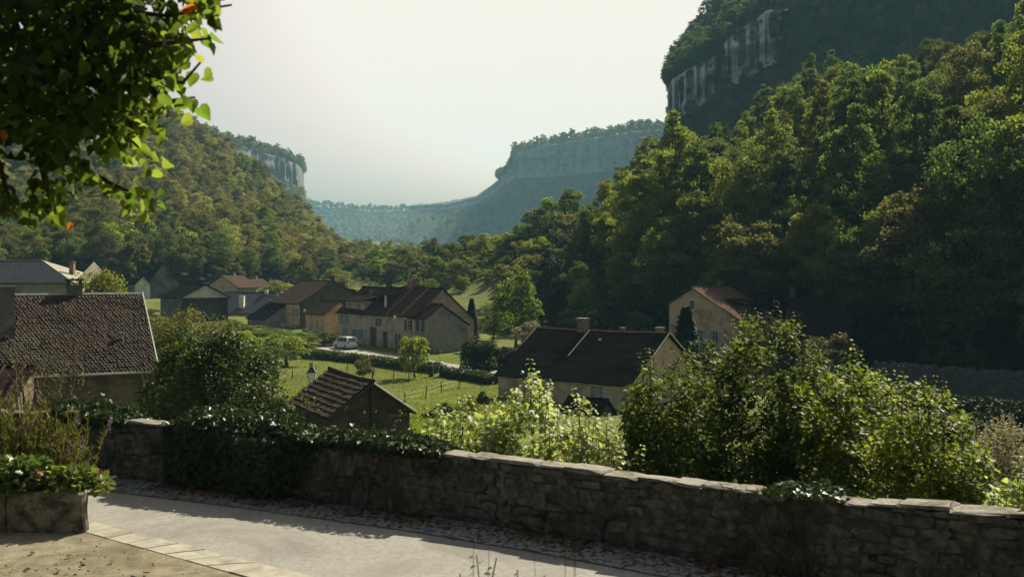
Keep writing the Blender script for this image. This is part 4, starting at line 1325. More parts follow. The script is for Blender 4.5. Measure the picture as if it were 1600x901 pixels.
# --- J: dark-roofed house in the middle
hJ, _ = house('dark_roof_house', 'long house with black-brown roof and tan wall behind the bright maple', 11.05, 92, -37)
def build_J():
    W = 14.0; prof = [(0, -6.76), (7.2, -2.45), (W, -6.5)]
    L = 15.6; rect = (-L, 0, 0, W)
    op = {'front': [(11.4, 12.4, -9.3, -7.35), (6.0, 6.8, -8.6, -7.5)]}
    walls(hJ, -L, 0, prof, -12, M['plaster_warm'], op)
    door(hJ, 'front', 11.4, -9.3, 1.0, 1.95, rect, 'grey_paint', .12, 'slab')
    window(hJ, 'front', 6.0, -8.6, .8, 1.1, rect, False)
    r = roof(hJ, -L, 0, prof, M['roofdark'], .35, .3, .14, 24, .16, verge=M['brick'])
    MB().tube([(.31, -.2, -6.85), (.31, 7.2, -2.28), (.31, W + .3, -6.6)], [.07] * 3, 5).build('verge_board', M['slab'], r)
    MB().tube([(-L - .31, -.2, -6.85), (-L - .31, 7.2, -2.28)], [.06] * 2, 5).build('verge_board', M['slab'], r)
    MB().tube([(-9.0, 3.0, -4.75), (-9.0, 7.1, -2.3)], [.06, .06], 5).build('roof_course', M['slab'], r)
    chimney(r, -9.9, 7.2, -2.7, -1.55, 1.1, .7, 'brick', 'slab', 2)
    chimney(r, -5.2, 7.4, -2.6, -2.05, .45, .4, 'brick', 'slab', 0); chimney(r, -.9, 7.4, -2.6, -1.9, .8, .4, 'plaster_grey', 'slab', 0)
    m = Matrix.Translation((-7.0, 5.6, -3.25)) @ Matrix.Rotation(R(31), 4, 'X')
    MB().box((0, 0, 0), (.22, .3, .06), 0, m).build('roof_light', M['zinc'], r)
build_J()
hJ2, _ = house('lean_to', 'small dark-roofed lean-to before the tan wall of the long house', X(925, 84), 84, -37, None, 'shed')
pr = [(0, -9.3), (2.2, -7.5), (4.2, -9.3)]
walls(hJ2, -3.6, 0, pr, -11.5, M['stoneshed']); roof(hJ2, -3.6, 0, pr, M['roofdark'], .3, .3, .12, 25, .03)

# --- K: house with the warm gable under the wood
hK, _ = house('warm_gable_house', 'warm plastered house with reddish sunlit roof under the wood', 20.9, 131, 45)
def build_K():
    prof = [(-11.1, -2.35), (-3.75, 1.75), (0, -.3)]
    rect = (0, 8.4, -11.1, 0)
    # gable faces the camera: side 'left' (x = 0), seen from outside it runs from y = 0 to y = -11.1
    op = {'left': [(2.1, 3.0, -5.2, -3.7), (4.3, 5.2, -5.2, -3.7), (6.6, 7.5, -5.2, -3.7), (6.7, 7.5, -8.3, -6.7), (.35, .95, -4.3, -3.1)]}
    walls(hK, 0, 8.4, prof, -11, M['plaster_orange'], op)
    for (a, b, z0, z1) in op['left']:
        window(hK, 'left', a, z0, b - a, z1 - z0, rect, b - a > .85, 'white_paint', 'grey_paint')
    # attic window in the gable
    f = MB()
    for (a, b, c, d) in ((-4.1, -4.0, -1.05, .25), (-3.3, -3.2, -1.05, .25), (-4.0, -3.3, .15, .25), (-4.0, -3.3, -1.05, -.95)):
        f.box((-.06, a, c), (.02, b, d))
    w = f.build('attic_window', M['plaster_white'], hK); MB().box((-.02, -4.0, -.95), (-.004, -3.3, .15)).build('pane', M['glass'], w)
    r = roof(hK, 0, 8.4, prof, M['roofred'], .5, .35, .14, 28, .06)
    MB().tube([(-.36, -11.5, -2.55), (-.36, -3.75, 1.9), (-.36, .3, -.4)], [.08] * 3, 5).build('verge_board', M['timber'], r)
    d = MB(); d.box((3.0, -10.4, -2.2), (6.6, -8.0, -.45)); d.build('dormer', M['timber'], r)
    m = Matrix.Translation((2.7, -10.9, -.7)) @ Matrix.Rotation(R(9), 4, 'X')
    MB().box((0, 0, .24), (4.2, 4.2, .4), 0, m).build('dormer_roof', M['roofdark'], r)
    chimney(r, 6.2, -3.9, 1.2, 2.6, .8, .6, 'plaster_dark', 'slab', 0)
build_K()

# --- L: shadowed house lost in creepers
hL, _ = house('shadowed_house', 'dark shuttered-looking roof barely seen in the shade of the hill', X(1330, 118), 118, -6)
pr = [(0, -3.6), (4.0, .65), (8, -3.6)]
walls(hL, -6.6, 0, pr, -10, M['stoneshed']); r = roof(hL, -6.6, 0, pr, M['roofdark'], .4, .3, .14, 30, .06, 'roof', .7, (0, 2.0))
chimney(r, -6.2, 4.0, .2, 1.7, .6, .5, 'stoneshed', 'slab', 0)

# --- S: the small tiled shed just below the wall
hS, _ = house('garden_shed', 'small old tiled shed with stone gable overgrown by creepers', -6.4, 45, -62, None, 'shed')
def build_S():
    # local x along the ridge; the right gable (x = 0) faces right-front
    z = lambda py, D: CZ - (py - HOR) / F * D
    W = 3.7; ridge = W * .5; zr = -1.51; ze = -2.85
    prof = [(-ridge, ze), (0, zr), (ridge, ze)]
    walls(hS, -6.1, 0, prof, -7, M['stoneshed'])
    r = roof(hS, -6.1, 0, prof, M['tile_shed'], .3, .2, .07, 33, .10, 'roof', .5)
    rng = nrand(34)
    # rows of tiles on the slope that is seen, each row one piece with a wavering edge
    a = np.array([-ridge - .22, ze - .17]); b = np.array([0, zr]); L = np.linalg.norm(b - a); t = (b - a) / L; nn = np.array([-t[1], t[0]])
    nrow = 8
    for j in range(nrow):
        s0 = L * j / nrow; s1 = min(L, L * (j + 1) / nrow + .06)
        mb = MB(); n = 34; xs = np.linspace(-6.35, .22, n + 1)
        wv = .03 * fbm(xs * .9 + 3, np.full(n + 1, 1.7), 40, 3) + .02 * rng.normal(size=n + 1) * .6 + .05 * np.sin((xs + 6.3) / 6.5 * 3.14) * -1
        for i in range(n):
            q = []
            e0 = rng.normal() * .018
            for (x, s, h, w) in ((xs[i], s0 + e0, .16, wv[i]), (xs[i + 1] - .006, s0 + e0, .16, wv[i]), (xs[i + 1] - .006, s1, .095, wv[i]), (xs[i], s1, .095, wv[i])):
                p = a + t * s + nn * (h + w * .8); q.append((x, p[0], p[1]))
            mb.face(q)
            p0 = a + t * (s0 + e0) + nn * .06
            mb.face([(xs[i], p0[0], p0[1]), (xs[i + 1] - .006, p0[0], p0[1]), q[1], q[0]])
        mb.build('tile_row', M['tile_shed'], r)
    MB().tube([(-6.4, 0, zr + .16), (-4, 0, zr + .08), (-1.6, 0, zr + .05), (.25, 0, zr + .12)], [.09] * 4, 6).build('ridge_roll', M['tile_shed'], r)
    for s in (-1, 1):
        MB().tube([(.26, s * (ridge + .25), ze - .1), (.26, 0, zr + .02)], [.07, .06], 4).build('barge_board', M['timber' if s < 0 else 'zinc'], r)
    MB().box((.03, -.09, -7), (.2, .09, zr - .1)).build('gable_post', M['timber'], hS)
    MB().tube([(.1, 0, zr - .2), (.1, 0, zr + .55)], [.035, .03], 6).build('finial_pole', M['iron'], hS)
    MB().box((.02, .7, -3.1), (.14, 1.7, -2.98)).build('lintel', M['barkpale'], hS)
    for k in range(7):
        MB().box((.012, .3 + k * .19, -6.5), (.05 + .006 * (k % 2), (.48 + k * .19), -3.11)).build('plank', M['oldplank'], hS)
build_S()

# --- retaining wall far right in the shade
def far_wall():
    o = MB(); pts = [(X(1365, 106), 106), (X(1450, 102), 102), (X(1540, 98), 98), (X(1700, 90), 90)]
    rng = nrand(50)
    for (a, b) in zip(pts[:-1], pts[1:]):
        n = 12
        for i in range(n):
            p = np.array(a) + (np.array(b) - a) * i / n; q = np.array(a) + (np.array(b) - a) * (i + 1) / n
            zt = -5.9 + .12 * rng.normal()
            o.face([(p[0], p[1], -13), (q[0], q[1], -13), (q[0], q[1], zt), (p[0], p[1], zt)])
            o.face([(p[0], p[1], zt), (q[0], q[1], zt), (q[0] + .2, q[1] + .6, zt), (p[0] + .2, p[1] + .6, zt)])
            o.face([(q[0] + .2, q[1] + .6, -13), (p[0] + .2, p[1] + .6, -13), (p[0] + .2, p[1] + .6, zt), (q[0] + .2, q[1] + .6, zt)])
            o.face([(p[0], p[1], zt), (p[0] + .2, p[1] + .6, zt), (p[0] + .2, p[1] + .6, -13), (p[0], p[1], -13)])
            o.face([(q[0], q[1], zt), (q[0], q[1], -13), (q[0] + .2, q[1] + .6, -13), (q[0] + .2, q[1] + .6, zt)])
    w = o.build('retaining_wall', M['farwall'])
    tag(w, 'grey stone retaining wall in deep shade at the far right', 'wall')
far_wall()

# ------------------------------------------------------------------ lane, wall, planter
def seg_cum(P):
    d = np.r_[0, np.cumsum(np.linalg.norm(np.diff(P, axis=0), axis=1))]
    return d
WS = seg_cum(WALL)
def wpt(s, off=0.0):
    """point on the foot of the wall, off metres towards the lane; also its direction"""
    x = np.interp(s, WS, WALL[:, 0]); y = np.interp(s, WS, WALL[:, 1])
    x2 = np.interp(s + .3, WS, WALL[:, 0]); y2 = np.interp(s + .3, WS, WALL[:, 1]); x1 = np.interp(s - .3, WS, WALL[:, 0]); y1 = np.interp(s - .3, WS, WALL[:, 1])
    t = np.array([x2 - x1, y2 - y1]); t = t / np.linalg.norm(t)
    nn = np.array([t[1], -t[0]])
    if nn[1] > 0: nn = -nn
    return np.array([x, y]) + nn * off, t, nn
def wtop(s): return float(np.interp(s, WS, WTOP))
def s_of_px(px):
    ss = np.linspace(0, WS[-1], 800); q = np.array([wpt(s)[0] for s in ss])
    return float(np.interp(px, 800 + F * q[:, 0] / q[:, 1], ss))

def strip(name, offs, z, mat, s0=0, s1=None, n=60, kind='structure'):
    s1 = WS[-1] if s1 is None else s1
    P = np.zeros((n, len(offs), 3))
    for i, s in enumerate(np.linspace(s0, s1, n)):
        for j, o in enumerate(offs):
            o_ = o(s) if callable(o) else o
            P[i, j, :2] = wpt(s, o_)[0]; P[i, j, 2] = z
    ob = bpy.data.objects.new(name, grid_mesh(name, P[:, ::-1], mat, False))
    return tag(link(ob), kind=kind)
road = strip('road', [-.3, .5, 1.3, 2.0, 2.7, 4.2], ROAD_Z + .012, M['asphalt'])
K1 = np.array([(-8.6, 17.25), (-6.8, 16.2), (-2.8, 13.4), (.5, 11.0)]); K2 = np.array([(-8.9, 16.9), (-6.95, 15.75), (-3.6, 13.3), (-.2, 10.7)])
# yard: trodden gravel on the near side
yard = MB()
ys = np.linspace(0, 1, 30)
Pk = np.array([[np.interp(t, [0, .25, .75, 1], K2[:, 0]), np.interp(t, [0, .25, .75, 1], K2[:, 1])] for t in ys])
G = np.zeros((30, 24, 3))
for i in range(30):
    for j in range(24):
        f = j / 23
        G[i, j, :2] = Pk[i] + np.array([-.6, -.85]) * (7.0 * f) + np.array([.15, .25]) * (1 - f)
        G[i, j, 2] = ROAD_Z + .03 + .02 * f * fbm(np.array([G[i, j, 0] * 1.2]), np.array([G[i, j, 1] * 1.2]), 60)[0]
Gf = bpy.data.objects.new('gravel_yard', grid_mesh('gravel_yard', G, M['gravel'])); tag(link(Gf), kind='structure')

# flush kerb slabs between yard and lane
kerb = thing('slab_kerb', 'line of pale flush stone slabs between gravel yard and lane', 'kerb', (K2[1][0], K2[1][1], ROAD_Z))
rng = nrand(70)
def slab_mesh(a, b, c, d, z0, z1):
    mb = MB(); q = [np.array(p) for p in (a, b, c, d)]
    cen = sum(q) / 4; t = [cen + (p - cen) * .97 for p in q]
    lo = [tuple(p) + (z0,) for p in q]; hi = [tuple(p) + (z1 - .012,) for p in q]; tp = [tuple(p) + (z1,) for p in t]
    for i in range(4):
        j = (i + 1) % 4
        mb.face([lo[i], lo[j], hi[j], hi[i]]); mb.face([hi[i], hi[j], tp[j], tp[i]])
    mb.face(tp)
    return mb
nk = 17; loc = np.array(kerb.location)
def kp(K, t): return np.array([np.interp(t, [0, .25, .75, 1], K[:, 0]), np.interp(t, [0, .25, .75, 1], K[:, 1])]) - loc[:2]
for i in range(nk):
    t0, t1 = i / nk + .0012, (i + 1) / nk - .0012
    w = rng.uniform(-.02, .02)
    mb = slab_mesh(kp(K2, t0), kp(K2, t1), kp(K1, t1) + w, kp(K1, t0) + w, -.2, .045 + rng.uniform(-.008, .008))
    mb.build('slab', M['slab'], kerb)

# cobbled gutter along the foot of the wall
gut = thing('cobbled_gutter', 'shaded strip of grey cobbles along the foot of the wall', 'gutter', (WALL[4][0], WALL[4][1], ROAD_Z))
strip('gutter_bed', [-.28, .05, .95], ROAD_Z + .016, M['mortar'])
def cob_mesh(seed):
    r = nrand(seed); mb = MB()
    n = 4; g = np.linspace(-.5, .5, n)
    pts = np.zeros((n, n, 3))
    for i in range(n):
        for j in range(n):
            e = max(abs(g[i]), abs(g[j]))
            pts[i, j] = (g[i] * (.98 if e > .4 else 1) + r.normal() * .02, g[j] + r.normal() * .02, (1 if e < .3 else .45) + r.normal() * .06)
    for i in range(n - 1):
        for j in range(n - 1):
            mb.face([pts[i, j], pts[i + 1, j], pts[i + 1, j + 1], pts[i, j + 1]])
    ed = [pts[i, 0] for i in range(n)] + [pts[n - 1, j] for j in range(1, n)] + [pts[i, n - 1] for i in range(n - 2, -1, -1)] + [pts[0, j] for j in range(n - 2, 0, -1)]
    for k in range(len(ed)):
        a, b = ed[k], ed[(k + 1) % len(ed)]
        mb.face([(a[0], a[1], -.6), (b[0], b[1], -.6), b, a])
    return mb.mesh('cobble', M['cobble'], True)
cobs = [cob_mesh(80 + k) for k in range(6)]
rng = nrand(81); nc = 0; rest = MB()
cs = []
sA, sB = s_of_px(150), s_of_px(1330)
s = sA
while s < sB:
    step = .17
    for r_ in range(6):
        cs.append((s + (step / 2 if r_ % 2 else 0) + rng.normal() * .012, .08 + r_ * .155 + rng.normal() * .012))
    s += step
cs.sort(key=lambda c: np.linalg.norm(wpt(c[0], c[1])[0]))
vis = [c for c in cs]
for k, (s_, o_) in enumerate(vis):
    p, t, nn = wpt(s_, o_)
    ang = math.atan2(t[1], t[0]) + rng.normal() * .08
    if k < 300:
        c = bpy.data.objects.new('cobble', cobs[k % 6]); link(c, gut)
        c.location = (p[0] - gut.location.x, p[1] - gut.location.y, .02); c.rotation_euler = (rng.normal() * .05, rng.normal() * .05, ang)
        c.scale = (.165 * rng.uniform(.9, 1.05), .148 * rng.uniform(.9, 1.03), .03 * rng.uniform(.7, 1.2))
    else:
        m = Matrix.Translation((p[0] - gut.location.x, p[1] - gut.location.y, .02)) @ Matrix.Rotation(ang, 4, 'Z')
        a, b, h = .08 * rng.uniform(.9, 1.02), .072 * rng.uniform(.9, 1.02), .03 * rng.uniform(.5, 1.0)
        q = [m @ Vector(v) for v in ((-a, -b, -.02), (a, -b, -.02), (a, b, -.02), (-a, b, -.02), (-a * .7, -b * .7, h), (a * .7, -b * .7, h), (a * .7, b * .7, h), (-a * .7, b * .7, h))]
        for f in ((4, 5, 6, 7), (0, 1, 5, 4), (1, 2, 6, 5), (2, 3, 7, 6), (3, 0, 4, 7)): rest.face([q[i] for i in f])
tag(rest.build('far_cobbles', M['cobble'], gut), kind='stuff')

# the roadside wall: core, face stones, coping
wall = thing('stone_wall', 'long low rubble stone wall with pale flat coping beside the lane', 'wall', (WALL[4][0], WALL[4][1], ROAD_Z))
wl = np.array(wall.location)
def wall_core():
    n = 120; th = .38
    prof = []
    for s in np.linspace(0, WS[-1], n):
        a, t, nn = wpt(s, -.02); b = wpt(s, -th)[0]; z = wtop(s) - .10
        prof.append([(a[0], a[1], ROAD_Z - .4), (a[0], a[1], z), (b[0], b[1], z), (b[0], b[1], -4.0)])
    P = np.array(prof) - wl
    # roughen the face between the stones
    me = grid_mesh('core', np.concatenate([P[:, :1] * (1 - f) + P[:, 1:2] * f for f in np.linspace(0, 1, 8)] + [P[:, 2:3], P[:, 3:4]], 1), M['mortar'])
    link(bpy.data.objects.new('core', me), wall)
wall_core()
def stone_mesh(seed, round_=.28, rough=.07):
    """an uneven quarry stone: a cube of 3x3 faces, corners knocked off"""
    r = nrand(seed); idx = {}; V = []; Q = []
    def vid(i, j, k):
        if (i, j, k) not in idx:
            p = np.array([i, j, k], float) - 1
            e = np.abs(p).sum()
            q = p * {1: 1.0, 2: 1 - round_ * .22, 3: 1 - round_ * .5}[int(e)] * .5 + r.normal(size=3) * rough * .5
            idx[(i, j, k)] = len(V); V.append(tuple(q))
        return idx[(i, j, k)]
    for ax in range(3):
        for side in (0, 2):
            for a in range(2):
                for b in range(2):
                    c = []
                    for (da, db) in ((0, 0), (1, 0), (1, 1), (0, 1)):
                        t = [0, 0, 0]; t[ax] = side; t[(ax + 1) % 3] = a + da; t[(ax + 2) % 3] = b + db
                        c.append(vid(*t))
                    Q.append(tuple(c if side == 2 else c[::-1]))
    me = bpy.data.meshes.new('stone'); me.from_pydata(V, [], Q)
    return me
stones = []
for k in range(14):
    me = stone_mesh(90 + k, .34, .13); me.materials.append(M['stone']); stones.append(me)
rng = nrand(91)
S0, S1 = s_of_px(70), s_of_px(1640)
iv0, iv1 = s_of_px(300), s_of_px(455)
cand = []
z = ROAD_Z + .0; row = 0
rows = []
while z < .45:
    h = rng.uniform(.085, .165); rows.append((z, h)); z += h
for (z, h) in rows:
    s = S0 + rng.uniform(-.3, 0)
    while s < S1:
        w = rng.uniform(.10, .42) * (1.3 if h > .13 else 1)
        sc = s + w / 2; top = wtop(sc) - .07
        hh = min(h, top - z)
        if hh > .05: cand.append((sc, z, w, hh))
        s += w
cand = [c for c in cand if not (iv0 < c[0] < iv1)]
cand.sort(key=lambda c: -c[2] * c[3])
small = MB()
for k, (sc, z, w, h) in enumerate(cand):
    p, t, nn = wpt(sc, -.066 + rng.normal() * .014)
    ang = math.atan2(t[1], t[0])
    loc = (p[0] - wl[0], p[1] - wl[1], z + h / 2 - ROAD_Z + rng.normal() * .01)
    rot = (rng.normal() * .05, rng.normal() * .07, ang + rng.normal() * .05)
    scl = (w * 1.0, .15, h * rng.uniform(.93, 1.06))
    if k < 298:
        o = bpy.data.objects.new('stone', stones[rng.integers(14)]); link(o, wall)
        o.location = loc; o.rotation_euler = rot; o.scale = scl
    else:
        m = Matrix.LocRotScale(Vector(loc), Matrix.Rotation(rot[2], 3, 'Z').to_quaternion(), Vector(scl))
        me = stones[rng.integers(14)]; b = len(small.v)
        small.v += [tuple(m @ v.co) for v in me.vertices]
        for pl in me.polygons: small.f.append(tuple(b + i for i in pl.vertices)); small.m.append(0)
if small.f: tag(small.build('small_stones', M['stone'], wall), kind='stuff')
cop = []
for k in range(8):
    me = stone_mesh(120 + k, .2, .10); me.materials.append(M['coping']); cop.append(me)
s = S0 - .2
while s < S1:
    w = rng.uniform(.28, .85); p, t, nn = wpt(s + w / 2, -.17)
    o = bpy.data.objects.new('coping_stone', cop[rng.integers(8)]); link(o, wall)
    sl = (wtop(s + w) - wtop(s)) / w
    o.location = (p[0] - wl[0], p[1] - wl[1], wtop(s + w / 2) - .055 + rng.normal() * .012 - ROAD_Z)
    o.rotation_euler = (rng.normal() * .035, -math.atan(sl) + rng.normal() * .025, math.atan2(t[1], t[0]) + rng.normal() * .025)
    o.scale = (w * 1.03, .42 + rng.uniform(-.05, .06), .052 + rng.uniform(-.018, .025))
    s += w

# fallen leaves and grit
def litter(name, label, P, rng, size, mat, shape='oval', kind='stuff', cat='leaves'):
    n = len(P)
    nr = norm(np.stack([rng.normal(size=n) * .35, rng.normal(size=n) * .35, np.ones(n)], -1)); d = rdir(rng, n); d[:, 2] *= .1
    o = bpy.data.objects.new(name, leaf_mesh(name, P, nr, d, size * rng.uniform(.5, 1.2, n), shape, mat, rng.random(n)))
    link(o); return tag(o, label, cat, None, kind)
rng = nrand(130); P = []
sl0, sl1 = s_of_px(260), s_of_px(1500)
for k in range(2600):
    s = rng.uniform(sl0, sl1); o_ = abs(rng.normal()) * .36 + .03
    if vnoise(np.array([s * .7]), np.array([o_ * .5]), 5)[0] < -.15 and rng.random() < .75: continue
    p = wpt(s, o_)[0]; P.append((p[0], p[1], ROAD_Z + .045 + rng.random() * .02))
litter('fallen_leaves', 'brown fallen leaves gathered in the shade along the wall foot', np.array(P), rng, .085, M['leaf_litter'])
P = []
for k in range(26):
    u = rng.random(); p = np.array([np.interp(u, [0, 1], [-8.2, -3.6]), np.interp(u, [0, 1], [15.2, 13.2])]) + np.array([-.6, -.8]) * rng.random() * 1.8
    P.append((p[0], p[1], ROAD_Z + .06))
litter('yard_leaves', 'few orange brown leaves lying on the gravel yard', np.array(P), rng, .11, M['leaf_litter'])
def pebbles():
    rng = nrand(131); mb = MB()
    for k in range(900):
        u = rng.random(); v = rng.random() ** .8
        p = np.array([np.interp(u, [0, .25, .75, 1], K2[:, 0]), np.interp(u, [0, .25, .75, 1], K2[:, 1])]) + np.array([-.6, -.85]) * (v * 4.2) + np.array([-.1, -.1])
        r = rng.uniform(.008, .028) * (1.8 if rng.random() < .06 else 1)
        c = (p[0], p[1], ROAD_Z + .026 + r * .3); i = len(mb.v)
        mb.v += [(c[0] + r * dx * rng.uniform(.7, 1.3), c[1] + r * dy * rng.uniform(.7, 1.3), c[2] + r * dz * .7) for dx, dy, dz in ((1, 0, 0), (0, 1, 0), (-1, 0, 0), (0, -1, 0), (0, 0, 1), (0, 0, -1))]
        for a, b in ((0, 1), (1, 2), (2, 3), (3, 0)):
            mb.f += [(i + a, i + b, i + 4), (i + b, i + a, i + 5)]; mb.m += [0, 0]
    tag(mb.build('pebbles', M['coping'], None, True), 'loose pebbles scattered over the gravel yard', 'pebbles', None, 'stuff')
pebbles()

# stone planter at the left edge
plx, ply = -6.77, 15.55
planter = thing('stone_planter', 'mossy old stone trough planted with geraniums at left edge', 'planter', (plx, ply, ROAD_Z), R(-3))
def build_planter():
    def block(nm, x0, x1, y0, y1, h, seed, m, skew=0.0):
        nx, ny, nz = 12, 5, 6
        r = nrand(seed); mb = MB()
        def pt(x, y, z):
            e = .012 * math.sin(7 * x + 3 * z + seed) + .012 * math.sin(11 * z + 5 * y)
            cx, cy_ = (x0 + x1) / 2, (y0 + y1) / 2
            rx, ry = (x1 - x0) / 2, (y1 - y0) / 2
            ux, uy, uz = (x - cx) / rx, (y - cy_) / ry, z / h
            k = 1 - .035 * max(0, abs(ux) ** 12 + abs(uy) ** 12 - 1) - .02 * max(0, uz) ** 14
            return (cx + (x - cx) * k + e * .6 - skew * max(0, y - .18), cy_ + (y - cy_) * k + e * .6, z - .02 * (abs(ux) ** 10 + abs(uy) ** 10) * (uz > .9))
        X_, Y_, Z_ = np.linspace(x0, x1, nx), np.linspace(y0, y1, ny), np.linspace(0, h, nz)
        for i in range(nx - 1):
            for k in range(nz - 1):
                mb.face([pt(X_[i], y0, Z_[k]), pt(X_[i + 1], y0, Z_[k]), pt(X_[i + 1], y0, Z_[k + 1]), pt(X_[i], y0, Z_[k + 1])])
                mb.face([pt(X_[i + 1], y1, Z_[k]), pt(X_[i], y1, Z_[k]), pt(X_[i], y1, Z_[k + 1]), pt(X_[i + 1], y1, Z_[k + 1])])
            for j in range(ny - 1):
                mb.face([pt(X_[i], Y_[j], h), pt(X_[i + 1], Y_[j], h), pt(X_[i + 1], Y_[j + 1], h), pt(X_[i], Y_[j + 1], h)])
        for j in range(ny - 1):
            for k in range(nz - 1):
                mb.face([pt(x1, Y_[j], Z_[k]), pt(x1, Y_[j + 1], Z_[k]), pt(x1, Y_[j + 1], Z_[k + 1]), pt(x1, Y_[j], Z_[k + 1])])
                mb.face([pt(x0, Y_[j + 1], Z_[k]), pt(x0, Y_[j], Z_[k]), pt(x0, Y_[j], Z_[k + 1]), pt(x0, Y_[j + 1], Z_[k + 1])])
        return mb.build(nm, m, planter, False)
    block('trough_front', -1.25, 0, 0, .18, .67, 1, M['trough'])
    block('trough_front', -2.9, -1.262, .02, .20, .69, 2, M['trough'])
    block('trough_end', -.19, -.004, .181, 1.15, .665, 3, M['trough'], .56)
    block('trough_back', -2.9, -.60, 1.152, 1.32, .66, 4, M['trough'])
    s = MB(); n = 14
    for i in range(n):
        for j in range(6):
            q = []
            for a, b in ((0, 0), (1, 0), (1, 1), (0, 1)):
                x = -2.88 + 2.3 * (i + a) / n; y = .19 + .955 * (j + b) / 6
                q.append((x, y, .58 + .05 * math.sin(3 * x + 5 * y)))
            s.face(q)
    s.build('soil', M['soil'], planter, True)
    # pale rim stone at the corner
    o = bpy.data.objects.new('rim_stone', cop[2]); link(o, planter); o.location = (-.25, .5, .70); o.scale = (.26, .5, .09); o.rotation_euler = (0, .05, .1)
build_planter()

def plant(name, label, cat, loc, fol, stems=None, group=None, stem_mat='timber', extra=()):
    """fol: list of (meshname, mesh); root at the foot"""
    t = thing(name, label, cat, loc, 0, group)
    if stems is not None: stems.build('stem', M[stem_mat], t, True)
    for nm, me in fol: link(bpy.data.objects.new(nm, me), t)
    return t

def mound(rng, n, rx, ry, rz, size, shape, mat, flat=.6, tint=(.45, .22), droop=.2):
    d = rdir(rng, n); d[:, 2] = np.abs(d[:, 2])
    lump = 1 + .22 * fbm(d[:, 0] * 2.3 + 4, d[:, 1] * 2.3 + d[:, 2] * 2, int(rng.integers(99)), 3)
    r = (rng.random((n, 1)) * .5 + .52) * lump[:, None]
    p = d * r * np.array([rx, ry, rz])
    nr = norm(d * .6 + np.array([0, 0, flat]) + .45 * rng.normal(size=(n, 3)))
    dr = norm(d + .7 * rng.normal(size=(n, 3)) - np.array([0, 0, droop]))
    return leaf_mesh('foliage', p, nr, dr, size * rng.uniform(.6, 1.25, n), shape, mat, np.clip(rng.normal(tint[0], tint[1], n), 0, 1))

# planting in the trough
rng = nrand(140)
pz = ROAD_Z + .62
def flowers(rng, pts, size, mat, nm='flower'):
    out = []
    P = []
    for p in pts:
        for k in range(9): P.append(np.array(p) + rng.normal(size=3) * size * .5)
    P = np.array(P); n = len(P)
    return leaf_mesh(nm, P, rdir(rng, n), rdir(rng, n), size * rng.uniform(.6, 1.1, n), 'oval', mat, rng.random(n))
gx_ = []
for k, (dx, dy, w, h, lab) in enumerate(((-.42, .55, .62, .34, 'yellow green geranium at the right end of the stone planter'), (-1.25, .5, .72, .55, 'tall bushy green geranium in the stone planter, second from its end'),
                                        (-2.2, .55, .8, .6, 'bushy geranium at the very left edge of the photo in the planter'))):
    c = (plx + dx, ply + dy, pz)
    st = MB()
    for q in range(9):
        a = rng.random() * 6.28; st.tube([(0, 0, -.03), (.3 * w * math.cos(a), .3 * w * math.sin(a), h * .5), (.55 * w * math.cos(a), .4 * w * math.sin(a), h * .8)], [.012, .008, .004], 4)
    fl = [('flower', flowers(rng, [(rng.uniform(-w, w) * .9, rng.uniform(-.4, .3), h * rng.uniform(.7, 1.15)) for _ in range(4 + 2 * (k == 0))], .035, M['pink']))]
    plant('geranium', lab, 'plant', c, [('foliage', mound(rng, 750, w, .52, h, .12, 'maple', M['lf_geranium'], .7, (.25 + .25 * (k == 0), .25)))] + fl, st)
# tall feathery herbs behind the trough
def herb(label, px, D, h, n, spread, seed, mat='lf_herb', viol=False):
    rng = nrand(seed); x = X(px, D); z = ROAD_Z
    st = MB(); P = []; Dr = []
    tops = []
    for k in range(n):
        a = rng.random() * 6.28; r = spread * rng.random() ** .5
        b = np.array([r * .5 * math.cos(a), r * .5 * math.sin(a), 0]); hh = h * rng.uniform(.6, 1.05)
        e = b + np.array([rng.normal() * .12 + .5 * r * math.cos(a), rng.normal() * .12, hh]); mid = (b + e) / 2 + np.array([0, 0, .1])
        st.tube([b, mid, e], [.008, .006, .003], 4, cap=False); tops.append(e)
        for q in range(75):
            t = rng.uniform(.22, 1) ; p = b + (e - b) * t; P.append(p); Dr.append(norm(np.array([rng.normal() * .5, rng.normal() * .5, .9])))
    P = np.array(P); Dr = np.array(Dr); n2 = len(P)
    fol = [('foliage', leaf_mesh('foliage', P, rdir(rng, n2), Dr, .15 * rng.uniform(.5, 1.2, n2), 'blade', M[mat], rng.random(n2)))]
    if viol:
        fol.append(('flower', flowers(rng, [tops[k] - np.array([0, 0, q * .07]) for k in range(0, n, 6) for q in range(4)], .035, M['violet'])))
    plant('tall_herb', label, 'plant', (x, D, z), fol, st)
herb('clump of tall yellow feathery herb behind the planter, nearest the wall', 92, 17.0, 1.75, 46, .75, 150, viol=True)
herb('tall yellow green herb clump at the left edge behind the planter', 30, 16.9, 2.05, 50, .7, 151)
herb('tall olive herb clump cut by the left frame edge behind the planter', -35, 16.9, 2.1, 40, .7, 152)
